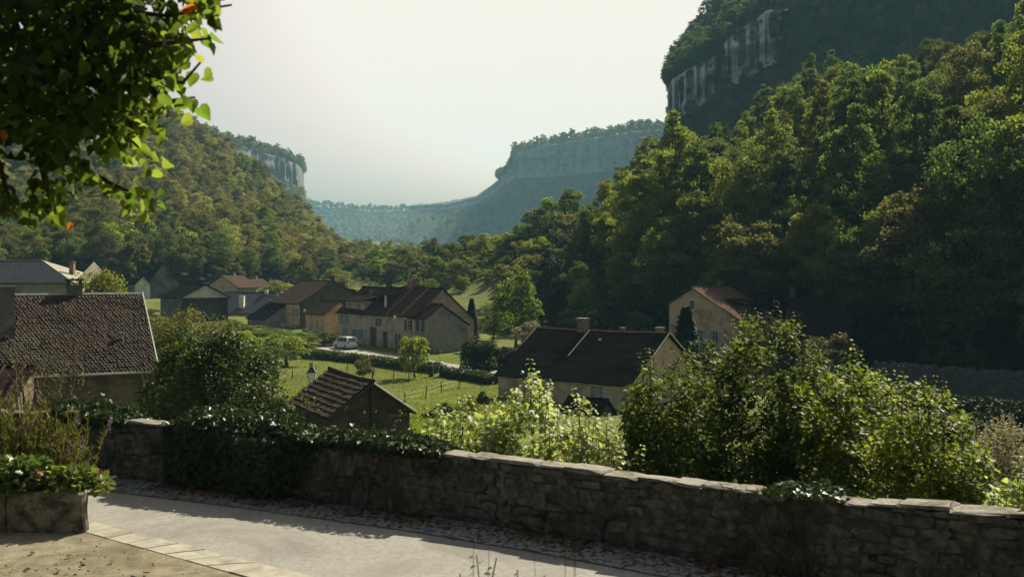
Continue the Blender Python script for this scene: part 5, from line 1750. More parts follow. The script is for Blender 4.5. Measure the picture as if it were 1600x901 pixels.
# bare twiggy shrub rising behind the herbs
def twigs(name, label, loc, h, spread, n, seed, leafs=160, mat='lf_brown', tw='bark', lsz=.06, cat='shrub'):
    rng = nrand(seed); st = MB(); P = []
    for k in range(n):
        a = rng.random() * 6.28; r = spread * rng.random() ** .6
        e = np.array([r * math.cos(a), r * math.sin(a), h * rng.uniform(.6, 1)]); m1 = e * .5 + rng.normal(size=3) * .12
        st.tube([(0, 0, -.4), m1, e], [.025 * h / 3, .016 * h / 3, .005], 4, cap=False)
        for q in range(3):
            t = rng.uniform(.4, .9); b = m1 + (e - m1) * t; f = b + np.array([rng.normal() * .35, rng.normal() * .35, rng.uniform(.1, .5)]) * h / 3
            st.tube([b, f], [.009, .004], 3, cap=False); P += [b + (f - b) * rng.random() for _ in range(max(1, leafs // (3 * n)))]
    P = np.array(P); n2 = len(P)
    return plant(name, label, cat, loc, [('foliage', leaf_mesh('foliage', P, rdir(rng, n2), rdir(rng, n2), lsz * rng.uniform(.6, 1.3, n2), 'oval', M[mat], rng.random(n2)))], st, None, tw)
twigs('twiggy_shrub', 'half bare twiggy shrub with reddish leaves before the lean-to roof', (X(62, 24), 24, Hs(X(62, 24), 24) + .2), 3.9, 1.2, 30, 153, 500, 'lf_brown')

# ------------------------------------------------------------------ shrubs behind the wall
def shoots(rng, base_pts, heights, leaf, gap, spread=.10, leanx=0.0, start=.15, cluster=None):
    """upright shoots with pairs of leaves; returns stems and leaf arrays"""
    st = MB(); P = []; Nn = []; Dd = []; Sz = []; Ti = []
    for b, h in zip(base_pts, heights):
        b = np.array(b, float)
        bend = rng.normal(size=2) * .09 * h
        pts = [b + np.array([bend[0] * t * t + leanx * t * h, bend[1] * t * t, h * t]) for t in np.linspace(0, 1, 6)]
        st.tube(pts, [.008 * (1 - .8 * t) + .0025 for t in np.linspace(0, 1, 6)], 4, cap=False)
        z = h * start; a = rng.random() * 6.28
        tone = rng.normal() * .12
        while z < h:
            t = z / h; c = b + np.array([bend[0] * t * t + leanx * t * h, bend[1] * t * t, z])
            s = leaf * (1.15 - .55 * t ** 3) * rng.uniform(.75, 1.2)
            pet = s * rng.uniform(.5, 1.1) * (1.2 - .7 * t)
            for k in range(2):
                g = a + math.pi * k + rng.normal() * .25
                o = np.array([math.cos(g), math.sin(g), 0])
                p = c + o * pet + np.array([0, 0, pet * .35])
                P.append(p); Dd.append(o + np.array([0, 0, -.45 + rng.normal() * .25])); Nn.append(o * .45 + np.array([rng.normal() * .3, rng.normal() * .3, 1])); Sz.append(s); Ti.append(np.clip(.42 + tone + rng.normal() * .2 + .15 * (t - .5), 0, 1))
            a += math.pi / 2 + rng.normal() * .2; z += gap * rng.uniform(.7, 1.3)
    return st, [np.array(q) for q in (P, Nn, Dd, Sz, Ti)]

def thicket(name, label, px0, px1, D, tops, leaf, mat, seed, nclump, per, nshoot, depth=2.0, shape='maple', cat='shrub', single=0, flat=.9, rc=(.22, .42)):
    """leafy young growth between two columns of the photograph; tops: (px, py) of its outline"""
    rng = nrand(seed); cx = X((px0 + px1) / 2, D); z0 = Hs(cx, D)
    tp = np.array(tops, float); org = np.array([cx, D, z0])
    P = []; Nr = []; Dr = []; Sz = []; Ti = []; st = MB()
    def top_z(px, d): return CZ + (HOR - np.interp(px, tp[:, 0], tp[:, 1])) / F * d
    for k in range(nclump):
        px = rng.uniform(px0, px1); d = D + rng.uniform(-.5, .5) * depth; x = X(px, d); zt = top_z(px, d); zb = Hs(x, d)
        f = rng.random() ** 1.15; r = rng.uniform(*rc) * (.55 + .6 * min(1, f * 2.2))
        c = np.array([x, d, zt - r * .75 - f * max(.2, zt - r - zb - .4)])
        if k % 7 == 0: st.tube([np.array([x + rng.normal() * .15, d, zb - .2]) - org, (np.array([x, d, (zb + c[2]) / 2]) - org) + rng.normal(size=3) * .06, c - org], [.02, .012, .004], 5, cap=False)
        n = int(per * (r / np.mean(rc)) ** 2); q = rdir(rng, n)
        q[:, 2] = np.where(q[:, 2] < -.5, -q[:, 2], q[:, 2])
        P.append(c + q * r * (rng.random((n, 1)) * .6 + .45) * np.array([1, 1, .85])); Nr.append(q * .45 + np.array([0, 0, flat]) + rng.normal(size=(n, 3)) * .38)
        dd = q * .9 + rng.normal(size=(n, 3)) * .5; dd[:, 2] -= .35; Dr.append(dd)
        Sz.append(leaf * rng.uniform(.6, 1.25, n)); Ti.append(np.clip(rng.normal(.42, .2, n) + rng.normal() * .15 + .12 * (1 - f), 0, 1))
    bp, hh = [], []
    for k in range(nshoot):
        px = rng.uniform(px0, px1) if k >= len(tops) else np.clip(tops[k][0], px0, px1); d = D + rng.uniform(-.4, .4) * depth; zt = top_z(px, d) + rng.uniform(-.1, .12); h = rng.uniform(.7, 1.7)
        bp.append(np.array([X(px, d), d, zt - h * rng.uniform(.85, 1.1)])); hh.append(h)
    s2, arr = shoots(rng, bp, hh, leaf * .85, .085, start=.02)
    base = len(st.v); st.v += [tuple(np.array(v) - org) for v in s2.v]; st.f += [tuple(i + base for i in f) for f in s2.f]; st.m += s2.m
    P.append(arr[0]); Nr.append(arr[1]); Dr.append(arr[2]); Sz.append(arr[3]); Ti.append(arr[4])
    P, Nn, Dd, Sz, Ti = map(np.concatenate, (P, Nr, Dr, Sz, Ti)); P = P - org
    t = thing(name, label, cat, tuple(org))
    st.build('stem', M['bark'], t, True)
    if single:
        # the leaves nearest the camera one by one, the rest as one mass
        q = -P[:, 1] + .35 * P[:, 2] + rng.normal(size=len(P)) * .2
        order = np.argsort(-q); one = order[:single]; rest = order[single:]
        protos = [leaf_mesh('leaf', np.zeros((1, 3)), np.array([[0, 0, 1.]]), np.array([[0, 1., 0]]), 1.0, shape, M[mat], np.array([c])) for c in (.1, .3, .45, .6, .75, .95)]
        for i in one:
            o = link(bpy.data.objects.new('leaf', protos[int(np.clip(Ti[i] * 6, 0, 5))]), t)
            T = norm(Dd[i]); Z = norm(Nn[i] - (Nn[i] @ T) * T); B = np.cross(T, Z)
            m = Matrix(((B[0], T[0], Z[0], 0), (B[1], T[1], Z[1], 0), (B[2], T[2], Z[2], 0), (0, 0, 0, 1)))
            o.matrix_local = Matrix.Translation(Vector(P[i])) @ m @ Matrix.Scale(Sz[i], 4)
        P, Nn, Dd, Sz, Ti = P[rest], Nn[rest], Dd[rest], Sz[rest], Ti[rest]
    f = link(bpy.data.objects.new('foliage', leaf_mesh('foliage', P, Nn, Dd, Sz, shape, M[mat], Ti)), t)
    tag(f, kind='stuff')
    return t

thicket('maple_sapling', 'sunlit pale green maple sapling with tall pointed top behind the wall', 765, 905, 19.0,
        [(838, 574), (755, 632), (800, 618), (822, 590), (858, 600), (880, 640), (905, 660)][1:4] + [(838, 574), (858, 600), (880, 640), (905, 660)], .125, 'lf_maple', 201, 62, 46, 22, 1.6, single=280)
thicket('maple_sapling', 'sunlit yellow green maple thicket left of the tallest maple sapling', 668, 780, 19.3,
        [(660, 665), (690, 640), (720, 630), (745, 628), (780, 622)], .125, 'lf_maple', 202, 52, 46, 18, 1.6)
thicket('maple_sapling', 'sunlit maple shoots on the right, below the tan house wall', 885, 985, 18.2,
        [(870, 668), (898, 650), (910, 612), (925, 650), (945, 640), (960, 680), (985, 695)], .12, 'lf_maple', 203, 38, 44, 16, 1.4)
thicket('hazel_tree', 'dark leafy young tree rising before the warm gable house', 1090, 1285, 22.5,
        [(1075, 600), (1095, 545), (1110, 530), (1130, 555), (1160, 505), (1180, 490), (1200, 500), (1218, 464), (1238, 490), (1255, 530), (1280, 545), (1300, 570)], .105, 'lf_hazel', 204, 190, 95, 40, 3.4, cat='tree', rc=(.28, .52))
thicket('hazel_tree', 'dark broad hazel clump right of the maple saplings', 975, 1110, 20.5,
        [(965, 660), (985, 612), (1003, 590), (1018, 545), (1032, 580), (1052, 560), (1075, 545), (1095, 570), (1115, 590)], .10, 'lf_hazel', 205, 120, 95, 30, 2.8, cat='tree', rc=(.25, .45))
thicket('hazel_tree', 'yellow green leafy young tree at right with pointed crown', 1235, 1400, 20.5,
        [(1225, 640), (1250, 600), (1285, 585), (1310, 575), (1335, 542), (1350, 560), (1375, 590), (1400, 600)], .105, 'lf_hazel2', 206, 120, 95, 28, 2.6, cat='tree', rc=(.25, .45))
thicket('hazel_tree', 'wide yellow green bush at right behind the coping', 1380, 1545, 18.2,
        [(1370, 620), (1400, 600), (1425, 590), (1450, 600), (1475, 610), (1500, 640), (1525, 690), (1550, 720)], .10, 'lf_hazel2', 207, 120, 95, 28, 2.4, rc=(.25, .45))
thicket('corner_bush', 'small bright leafy bush at the right frame edge above the coping', 1545, 1680, 14.6,
        [(1540, 775), (1570, 745), (1600, 720), (1680, 690)], .10, 'lf_maple', 208, 36, 50, 8, 1.2, rc=(.14, .28))

def bush(name, label, px, py_top, D, w, mat, seed, n=9000, ls=.09, shape='oval', cat='bush', hz=None, base=None, ry=None, group=None, tint=(.42, .2), z=None):
    """a leafy bush built of uneven clumps; w in metres"""
    rng = nrand(seed); x = X(px, D); z0 = Hs(x, D) if z is None else z
    zt = CZ + (HOR - py_top) / F * D; h = zt - z0
    t = thing(name, label, cat, (x, D, z0), 0, group)
    nc = 46; st = MB(); P = []; Nr = []; Dr = []; Ti = []
    ry = w / 2 if ry is None else ry
    for k in range(nc):
        d = rdir(rng, 1)[0]; rr = (rng.random() * .8 + .2) ** .5
        c = np.array([d[0] * rr * w * .40, d[1] * rr * ry * .8, h * .52 + d[2] * rr * h * .40])
        if base is not None: c[2] = base * h + (c[2]) * (1 - base)
        r = min(w, h) * rng.uniform(.12, .22)
        if k < 14: st.tube([(rng.normal() * .05 * w, rng.normal() * .05, -.3), c * .5 + np.array([0, 0, .1 * h]), c], [.02 * h + .01, .012 * h, .006], 5, cap=False)
        m = n // nc; q = rdir(rng, m); q[:, 2] = np.where(q[:, 2] < -.4, -q[:, 2], q[:, 2])
        P.append(c + q * r * (rng.random((m, 1)) * .6 + .5)); Nr.append(norm(q * .6 + rdir(rng, m) * .6 + np.array([0, 0, .4]))); dd = rdir(rng, m) + q * .5; dd[:, 2] -= .3; Dr.append(dd)
        Ti.append(np.clip(rng.normal(tint[0], tint[1], m) + rng.normal() * .12, 0, 1))
    P, Nr, Dr, Ti = map(np.concatenate, (P, Nr, Dr, Ti))
    keep = P[:, 2] > .02
    P, Nr, Dr, Ti = P[keep], Nr[keep], Dr[keep], Ti[keep]
    st.build('stem', M['bark'], t, True)
    f = link(bpy.data.objects.new('foliage', leaf_mesh('foliage', P, Nr, Dr, ls * rng.uniform(.65, 1.3, len(P)), shape, M[mat], Ti)), t)
    return t

bush('round_tree', 'big dark round bushy tree left of centre behind the ivy', 345, 474, 34, 4.4, 'lf_bush', 301, 20000, .12, cat='tree')
bush('green_tree', 'lighter green tree between tiled house and dark round tree', 288, 512, 42, 3.4, 'lf_green', 302, 15000, .15, cat='tree')
bush('green_shrub', 'shrub with glossy leaves low beside the dark round tree', 405, 590, 30, 2.4, 'lf_bush', 303, 7000, .11)
bush('plum_tree', 'purplish green tree under the open barn', 290, 478, 70, 8.0, 'lf_brown', 304, 12000, .20, cat='tree')
bush('yellow_bush', 'yellow green tree top before the slate house', 165, 418, 105, 8.5, 'lf_yellow', 305, 12000, .28, cat='tree')
bush('grey_shrub', 'grey silvery shrub at the far right edge behind the bushes', 1578, 648, 27, 3.0, 'lf_silver', 306, 9000, .09)
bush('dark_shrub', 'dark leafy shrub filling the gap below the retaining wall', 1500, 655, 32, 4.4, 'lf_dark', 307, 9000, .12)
bush('dark_shrub', 'added black green shrub low at right, left of the silvery shrub', 1440, 640, 45, 6, 'lf_dark', 310, 9000, .16)  # added dark to cover sunlit ground that should lie in shade
bush('dark_shrub', 'added black green shrub at the right frame edge under the retaining wall', 1590, 628, 48, 7, 'lf_dark', 311, 9000, .16)  # added like the one before, darkening the lit strip of ground
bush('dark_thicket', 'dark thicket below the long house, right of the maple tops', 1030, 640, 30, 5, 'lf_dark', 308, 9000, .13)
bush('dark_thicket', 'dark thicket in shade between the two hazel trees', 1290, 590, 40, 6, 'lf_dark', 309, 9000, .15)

# ---- ivy over the wall
def ivy(name, label, s0, s1, n, seed, front, top=True, thick=.28, back=.5, size=.11, tallz=.25, front_end=None):
    rng = nrand(seed); P = []; Nr = []; Dr = []
    c, t, nn = wpt((s0 + s1) / 2); root = np.array([c[0], c[1], ROAD_Z])
    st = MB()
    for k in range(n):
        s = rng.uniform(s0, s1); f = (s - s0) / (s1 - s0)
        edge = min(1, 4.5 * min(f, 1 - f) + .12)
        p, t, nn = wpt(s)
        fr = front(f) if callable(front) else front
        ztop = wtop(s)
        bul = thick * edge * (.65 + .5 * vnoise(np.array([s * 2.1]), np.array([k * 0.0 + 1.3]), seed)[0])
        lump = .6 + .5 * vnoise(np.array([s * 3.1]), np.array([rng.random() * 3]), seed + 2)[0]
        u = rng.random()
        wide = back + .6
        if u < wide / (wide + fr * 1.2 + .01):      # over the top and down the far side
            o = rng.uniform(-back - .5, .25) ; zz = ztop + max(.03, tallz * edge * lump * (1 - ((o + .3) / .8) ** 2)) * rng.uniform(.5, 1.1)
            if o < -.5: zz -= (-.5 - o) * .8
            nd = np.array([0, 0, 1.]) + np.r_[nn * .25, 0]
        else:
            dz = rng.random() * fr; o = .05 + bul * rng.uniform(.4, 1.1) * (1 - .35 * dz / (fr + .01)); zz = ztop - dz
            nd = np.r_[nn, .45]
        P.append((p[0] + nn[0] * o, p[1] + nn[1] * o, zz)); Nr.append(nd + rng.normal(size=3) * .45); Dr.append(np.r_[nn * .4, -.8] + rng.normal(size=3) * .5)
    P = np.array(P) - root; Nr = np.array(Nr); Dr = np.array(Dr)
    for k in range(14):
        s = rng.uniform(s0, s1); p, t, nn = wpt(s, .03); q = wpt(s + rng.normal() * .5, .06)[0]
        st.tube([(p[0] - root[0], p[1] - root[1], 0), (q[0] - root[0], q[1] - root[1], wtop(s) - ROAD_Z + .02)], [.015, .006], 4, cap=False)
    th = thing(name, label, 'ivy', tuple(root))
    st.build('stem', M['bark'], th, True)
    link(bpy.data.objects.new('foliage', leaf_mesh('foliage', P, Nr, Dr, size * rng.uniform(.55, 1.25, len(P)), 'ivy', M['lf_ivy'], np.clip(rng.normal(.38, .22, len(P)), 0, 1))), th)
ivy('ivy', 'thick dark ivy hanging down over the wall to the ground', s_of_px(262), s_of_px(500), 9500, 401, lambda f: 1.12 if f < .75 else 1.12 * (1 - f) / .25 + .15, thick=.42, tallz=.45)
ivy('ivy', 'low glossy ivy creeping along the coping below the garden shed', s_of_px(470), s_of_px(690), 4200, 402, .10, thick=.12, tallz=.28, back=.9)
ivy('ivy', 'ivy clump topping the wall at its left end by the herbs', s_of_px(78), s_of_px(196), 2600, 403, .16, thick=.14, tallz=.42, back=.9)
ivy('ivy', 'small patch of ivy lying on the coping at right', s_of_px(1195), s_of_px(1312), 750, 404, .03, thick=.05, tallz=.10, back=.45, size=.08)

# creepers on the shed
rng = nrand(410); P = []; st = MB()
for k in range(26):
    y = rng.uniform(-1.8, 1.8); b = np.array([.25 + rng.random() * .4, y, -4.6]); h = rng.uniform(.6, 2.3)
    e = b + np.array([rng.normal() * .3, rng.normal() * .4, h]); st.tube([b, (b + e) / 2 + rng.normal(size=3) * .12, e], [.012, .009, .004], 4, cap=False)
    for q in range(24): P.append(b + (e - b) * rng.random() + rng.normal(size=3) * .09)
for k in range(9):
    b = np.array([-rng.uniform(.3, 5.5), -2.1, -4.4]); e = b + np.array([rng.normal() * .3, rng.uniform(-.4, .4), rng.uniform(1.2, 2.6)]); st.tube([b, (b + e) / 2, e], [.012, .009, .004], 4, cap=False)
    for q in range(20): P.append(b + (e - b) * rng.uniform(.3, 1) + rng.normal(size=3) * .08)
P = np.array(P); n2 = len(P)
cr = thing('creeper', 'straggling creeper climbing the gable of the garden shed', 'creeper', (hS.location.x, hS.location.y, 0), R(-62))
st.build('stem', M['bark'], cr, True)
link(bpy.data.objects.new('foliage', leaf_mesh('foliage', P, rdir(rng, n2), rdir(rng, n2), .13 * rng.uniform(.5, 1.2, n2), 'ivy', M['lf_herb'], rng.random(n2))), cr)

# low plants poking into the bottom edge
def sprig(label, px, D, ztop, n, seed, leaf=.06):
    rng = nrand(seed); x = X(px, D); z = Hs(x, D)
    bp = [np.array([rng.normal() * .10, rng.normal() * .10, 0]) for _ in range(n)]
    st, (P, Nn, Dd, Sz, Ti) = shoots(rng, bp, [(ztop - z) * rng.uniform(.7, 1) for _ in range(n)], leaf, .05, start=.4)
    t = thing('weed', label, 'plant', (x, D, z)); st.build('stem', M['bark'], t, True)
    link(bpy.data.objects.new('foliage', leaf_mesh('foliage', P, Nn, Dd, Sz, 'oval', M['lf_geranium'], Ti)), t)
zf = lambda py, D: CZ + (HOR - py) / F * D
sprig('leafy weed sprig at the bottom edge, left of two', 752, 6.4, zf(866, 6.4), 9, 420)
sprig('leafy weed sprig at the bottom edge, right of two', 862, 6.2, zf(884, 6.2), 7, 421)
st = MB(); rng = nrand(422)
dry = thing('dry_stalks', 'thin dry grass stalks at the bottom edge beside the weeds', 'plant', (X(850, 6.6), 6.6, Hs(X(850, 6.6), 6.6)))
for px, py in ((738, 838), (842, 858), (880, 860), (900, 848), (895, 862), (760, 850)):
    x = X(px, 6.6) - dry.location.x; zt = zf(py, 6.6) - dry.location.z
    st.tube([(x + rng.normal() * .03, 0, 0), (x, 0, zt * .6), (x + rng.normal() * .02, 0, zt)], [.004, .003, .0015], 4)
st.build('stalk', M['lf_herb'], dry)

# ------------------------------------------------------------------ the branch of a lime tree hanging in at upper left
def lime():
    rng = nrand(500)
    root = np.array([-6.6, 6.2, 1.15])
    t = thing('lime_tree', 'lime tree branch with dark and sunlit leaves hanging in at upper left', 'tree', tuple(root))
    st = MB()
    Pw = lambda px, py, D: at(px, py, D) - root
    st.tube([(0, 0, -.4), (.05, .05, 1.5), (.2, .1, 3.4), (.4, .2, 5.6), (.5, .3, 8)], [.32, .26, .21, .15, .06], 8)
    br = [[(-380, 60, 6.6), (-120, 10, 6.5), (120, 10, 6.4), (260, 25, 6.3), (362, 8, 6.2)],
          [(-120, 10, 6.5), (80, 80, 6.6), (200, 110, 6.5), (285, 130, 6.4), (318, 92, 6.4)],
          [(-380, 120, 6.7), (-100, 160, 6.8), (60, 220, 6.7), (150, 275, 6.6), (205, 300, 6.5), (252, 316, 6.5)],
          [(60, 220, 6.7), (70, 280, 6.7), (88, 338, 6.7)],
          [(-60, 120, 6.6), (110, 170, 6.5), (190, 205, 6.4), (238, 250, 6.4)],
          [(-100, 160, 6.8), (0, 260, 6.9), (20, 330, 6.9)],
          [(80, 80, 6.6), (190, 160, 6.9), (228, 200, 6.8)],
          [(120, 10, 6.4), (240, 70, 6.0), (330, 60, 6.0)],
          [(200, 110, 6.5), (260, 160, 6.2), (305, 152, 6.2)]]
    P = []; Dd = []; Nn = []; Sz = []
    for b in br:
        q = [Pw(*c) for c in b]
        st.tube(q, [.035 * (1 - .8 * i / (len(q) - 1)) for i in range(len(q))], 5)
    # fringe: leaves along the branches and short twigs
    for b in br:
        q = [Pw(*c) for c in b]
        for i in range(len(q) - 1):
            if b[i + 1][0] < 0: continue
            L = np.linalg.norm(q[i + 1] - q[i]); n = int(L / .016) if b[i + 1][0] < 262 and b[i + 1][1] > 190 else int(L / .03)
            for k in range(n):
                c = q[i] + (q[i + 1] - q[i]) * rng.random()
                o = rng.normal(size=3) * np.array([.05, .10, .06]); p = c + o + np.array([0, 0, -.03])
                P.append(p); Dd.append(norm(np.array([rng.normal() * .8, rng.normal() * .5, -.75 + rng.normal() * .35]))); Nn.append(rdir(rng, 1)[0] + np.array([.1, -.5, .3])); Sz.append(rng.uniform(.06, .115))
    nf = len(P)
    # the dark mass of the crown
    xm = np.array([(0, 335), (30, 330), (60, 300), (95, 285), (130, 250), (160, 262), (190, 225), (215, 205), (240, 170), (270, 130), (300, 105), (335, 70), (360, 30)], float)
    tries = 0
    while len(P) < nf + 15000 and tries < 90000:
        tries += 1
        py = rng.uniform(-420, 350); xr = np.interp(py, xm[:, 0], xm[:, 1])
        if py < 0: xr = 345
        px = xr - abs(rng.normal()) * 140 if rng.random() < .5 else rng.uniform(-260, xr)
        if px < -280: continue
        f = vnoise(np.array([px * .022]), np.array([py * .022]), 55)[0]
        e = (xr - px)
        if e < 120 and f < .12 and rng.random() < .88: continue
        if py > 215 and f < -.1: continue
        D = rng.uniform(5.9, 9.6)
        P.append(Pw(px, py, D)); Dd.append(norm(np.array([rng.normal() * .8, rng.normal() * .5, -.7 + rng.normal() * .4]))); Nn.append(rdir(rng, 1)[0] + np.array([0, 0, .7])); Sz.append(rng.uniform(.06, .11))
    P = np.array(P); Dd = np.array(Dd); Nn = np.array(Nn); Sz = np.array(Sz)
    st.build('trunk', M['bark'], t, True)
    tint = np.clip(rng.normal(.4, .22, len(P)), 0, 1)
    W = P + root; px = 800 + F * W[:, 0] / W[:, 1]; py = HOR - F * (W[:, 2] - CZ) / W[:, 1]
    edge = px - np.interp(py, xm[:, 0], xm[:, 1]) + rng.normal(size=len(P)) * 20 - (W[:, 1] - 6) * 15
    vis = (px > 0) & (py > -5) & (px < 420)
    order = np.argsort(-np.where(vis, edge, -1e9)); one = order[:295]; rest = order[295:]
    protos = [leaf_mesh('leaf', np.zeros((1, 3)), np.array([[0, 0, 1.]]), np.array([[0, 1., 0]]), 1.0, 'heart', M['lf_lime_backlit'], np.array([c])) for c in (.1, .3, .5, .7, .9)]
    protos.append(leaf_mesh('leaf', np.zeros((1, 3)), np.array([[0, 0, 1.]]), np.array([[0, 1., 0]]), 1.0, 'heart', M['lf_autumn'], np.array([.5])))
    for k, i in enumerate(one):
        o = link(bpy.data.objects.new('leaf', protos[int(np.clip(tint[i] * 5, 0, 4)) if k != 40 else 5]), t)
        T = norm(Dd[i]); Z = norm(Nn[i] - (Nn[i] @ T) * T); B = np.cross(T, Z)
        m = Matrix(((B[0], T[0], Z[0], 0), (B[1], T[1], Z[1], 0), (B[2], T[2], Z[2], 0), (0, 0, 0, 1)))
        o.matrix_local = Matrix.Translation(Vector(P[i])) @ m @ Matrix.Scale(Sz[i], 4)
    f = link(bpy.data.objects.new('foliage', leaf_mesh('foliage', P[rest], Nn[rest], Dd[rest], Sz[rest], 'heart', M['lf_lime'], tint[rest])), t)
    tag(f, kind='stuff')
    # a few orange leaves
    A = np.array([Pw(298, 14, 6.0), Pw(302, 18, 6.05), Pw(292, 24, 6.0), Pw(12, 208, 5.9)])
    link(bpy.data.objects.new('orange_leaves', leaf_mesh('orange_leaves', A, rdir(rng, 4) + np.array([0, -.6, .3]), rdir(rng, 4), .065, 'heart', M['lf_autumn'], rng.random(4))), t)
lime()

# ------------------------------------------------------------------ village trees, hedges, meadow
def vtree(key, px, D, h, w, mat, name, label, cat='tree', group=None, seed=0, z=None, bark=None):
    base = {'near': 15, 'tall': 18, 'smal': 6, 'spir': 12, 'far0': 13}[key[:4]]; bw = {'near': 10, 'tall': 8.2, 'smal': 5.4, 'spir': 5.2, 'far0': 9.4}[key[:4]]
    x = X(px, D); zz = Hs(x, D) if z is None else z
    return put_tree(key, (x, D, zz), (w / bw, w / bw, h / base), seed * 1.3, mat, name, label, cat, group, bark)
def zR1(px, v):   # a place on the right-hand slope
    u = np.interp(px, R1.px, np.linspace(0, 1, len(R1.px))); return R1(np.array([u]), np.array([v]))[0]

vtree('spire0', 737, 150, 7.2, 3.4, 'lf_dark', 'conifer', 'dark pointed conifer right of the farmhouse gable', seed=1)
vtree('small0', 806, 148, 11.0, 8.0, 'lf_olive', 'round_tree', 'round olive tree above the clipped hedges', seed=2)
vtree('small1', 822, 128, 6.2, 4.6, 'lf_silver', 'pale_tree', 'pale silvery small tree beside the dark hedges', seed=3)
vtree('small2', 648, 117, 5.4, 4.2, 'lf_yellow', 'laurel_tree', 'bushy yellow green tree by the road before the farmhouse', seed=4)
vtree('small0', 448, 128, 4.0, 7.0, 'lf_yellow', 'orchard_tree', 'rounded bright green orchard tree left of the meadow', seed=5)
vtree('small1', 418, 122, 3.6, 5.0, 'lf_green', 'orchard_tree', 'smaller orchard tree left of the bright rounded one', seed=6)
vtree('small2', 378, 132, 4.4, 6.0, 'lf_yellow', 'orchard_tree', 'leafy orchard tree under the long dark roof', seed=7)
vtree('small2', 240, 150, 5.0, 8.0, 'lf_olive', 'garden_tree', 'olive garden tree below the steep house', seed=8)
vtree('near1', 473, 262, 12.0, 9.5, 'lf_brown', 'copper_tree', 'copper brown tree behind the village roofs', seed=9)
vtree('near2', 528, 275, 9.0, 10, 'lf_yellow', 'garden_tree', 'yellowish tree on the bank above the big gable', seed=10)
vtree('small0', 440, 235, 6.0, 11, 'lf_yellow', 'garden_tree', 'sunny green tree on the bank above the dark roofs', seed=11)
vtree('small1', 493, 235, 4.6, 8, 'lf_green', 'garden_tree', 'leafy garden bush at the top left of the big gable', seed=12)
vtree('small1', 332, 245, 5, 6, 'lf_dark', 'round_bush', 'round dark tree between the brown roofs', seed=13)
vtree('small2', 570, 205, 5.5, 8, 'lf_yellow', 'garden_tree', 'yellow green tree behind the farmhouse chimneys', seed=14)
vtree('small0', 665, 205, 9, 9, 'lf_olive', 'garden_tree', 'bushy tree on the slope right above the farmhouse roof', seed=15)
vtree('small0', 880, 126, 3.2, 3.6, 'lf_dark', 'round_bush', 'small dark round bush behind the chimney of the long house', seed=16)
vtree('spire1', 1072, 114, 8.6, 5.6, 'lf_dark', 'conifer', 'dark fir tree growing before the warm gable', seed=17)
vtree('small1', 1042, 120, 5.5, 5, 'lf_dark', 'dark_bush', 'dark bush at the foot of the warm gable', seed=18)
vtree('near3', 1345, 126, 12.5, 10.5, 'lf_brown', 'golden_tree', 'golden brown tree standing out of the shade at right', seed=19, z=-6.5)
vtree('tall1', 858, 176, 15, 8, 'lf_dark', 'dark_tree', 'tall black green tree at the edge of the hillside wood', seed=20)
vtree('small2', 960, 140, 8, 7, 'lf_dark', 'dark_bush', 'dark bush in shade behind the long dark roof', seed=21)
vtree('small0', 1290, 108, 6, 7, 'lf_brown', 'creeper_bush', 'brown creeper covering the shadowed house', seed=22)
vtree('tall0', 1090, 150, 20, 11, 'lf_olive', 'ash_tree', 'very tall airy tree in the middle of the right hillside', seed=23, z=zR1(1090, .15)[2])
vtree('near0', 1252, 143, 11.5, 7.2, 'lf_green', 'young_ash', 'bright feathery tree standing alone low on the right hillside', seed=24, z=zR1(1252, .24)[2])
vtree('small1', 1180, 140, 9.5, 5.5, 'lf_silver', 'pale_tree', 'pale leafy tree left of the bright feathery one', seed=25, z=zR1(1180, .24)[2])

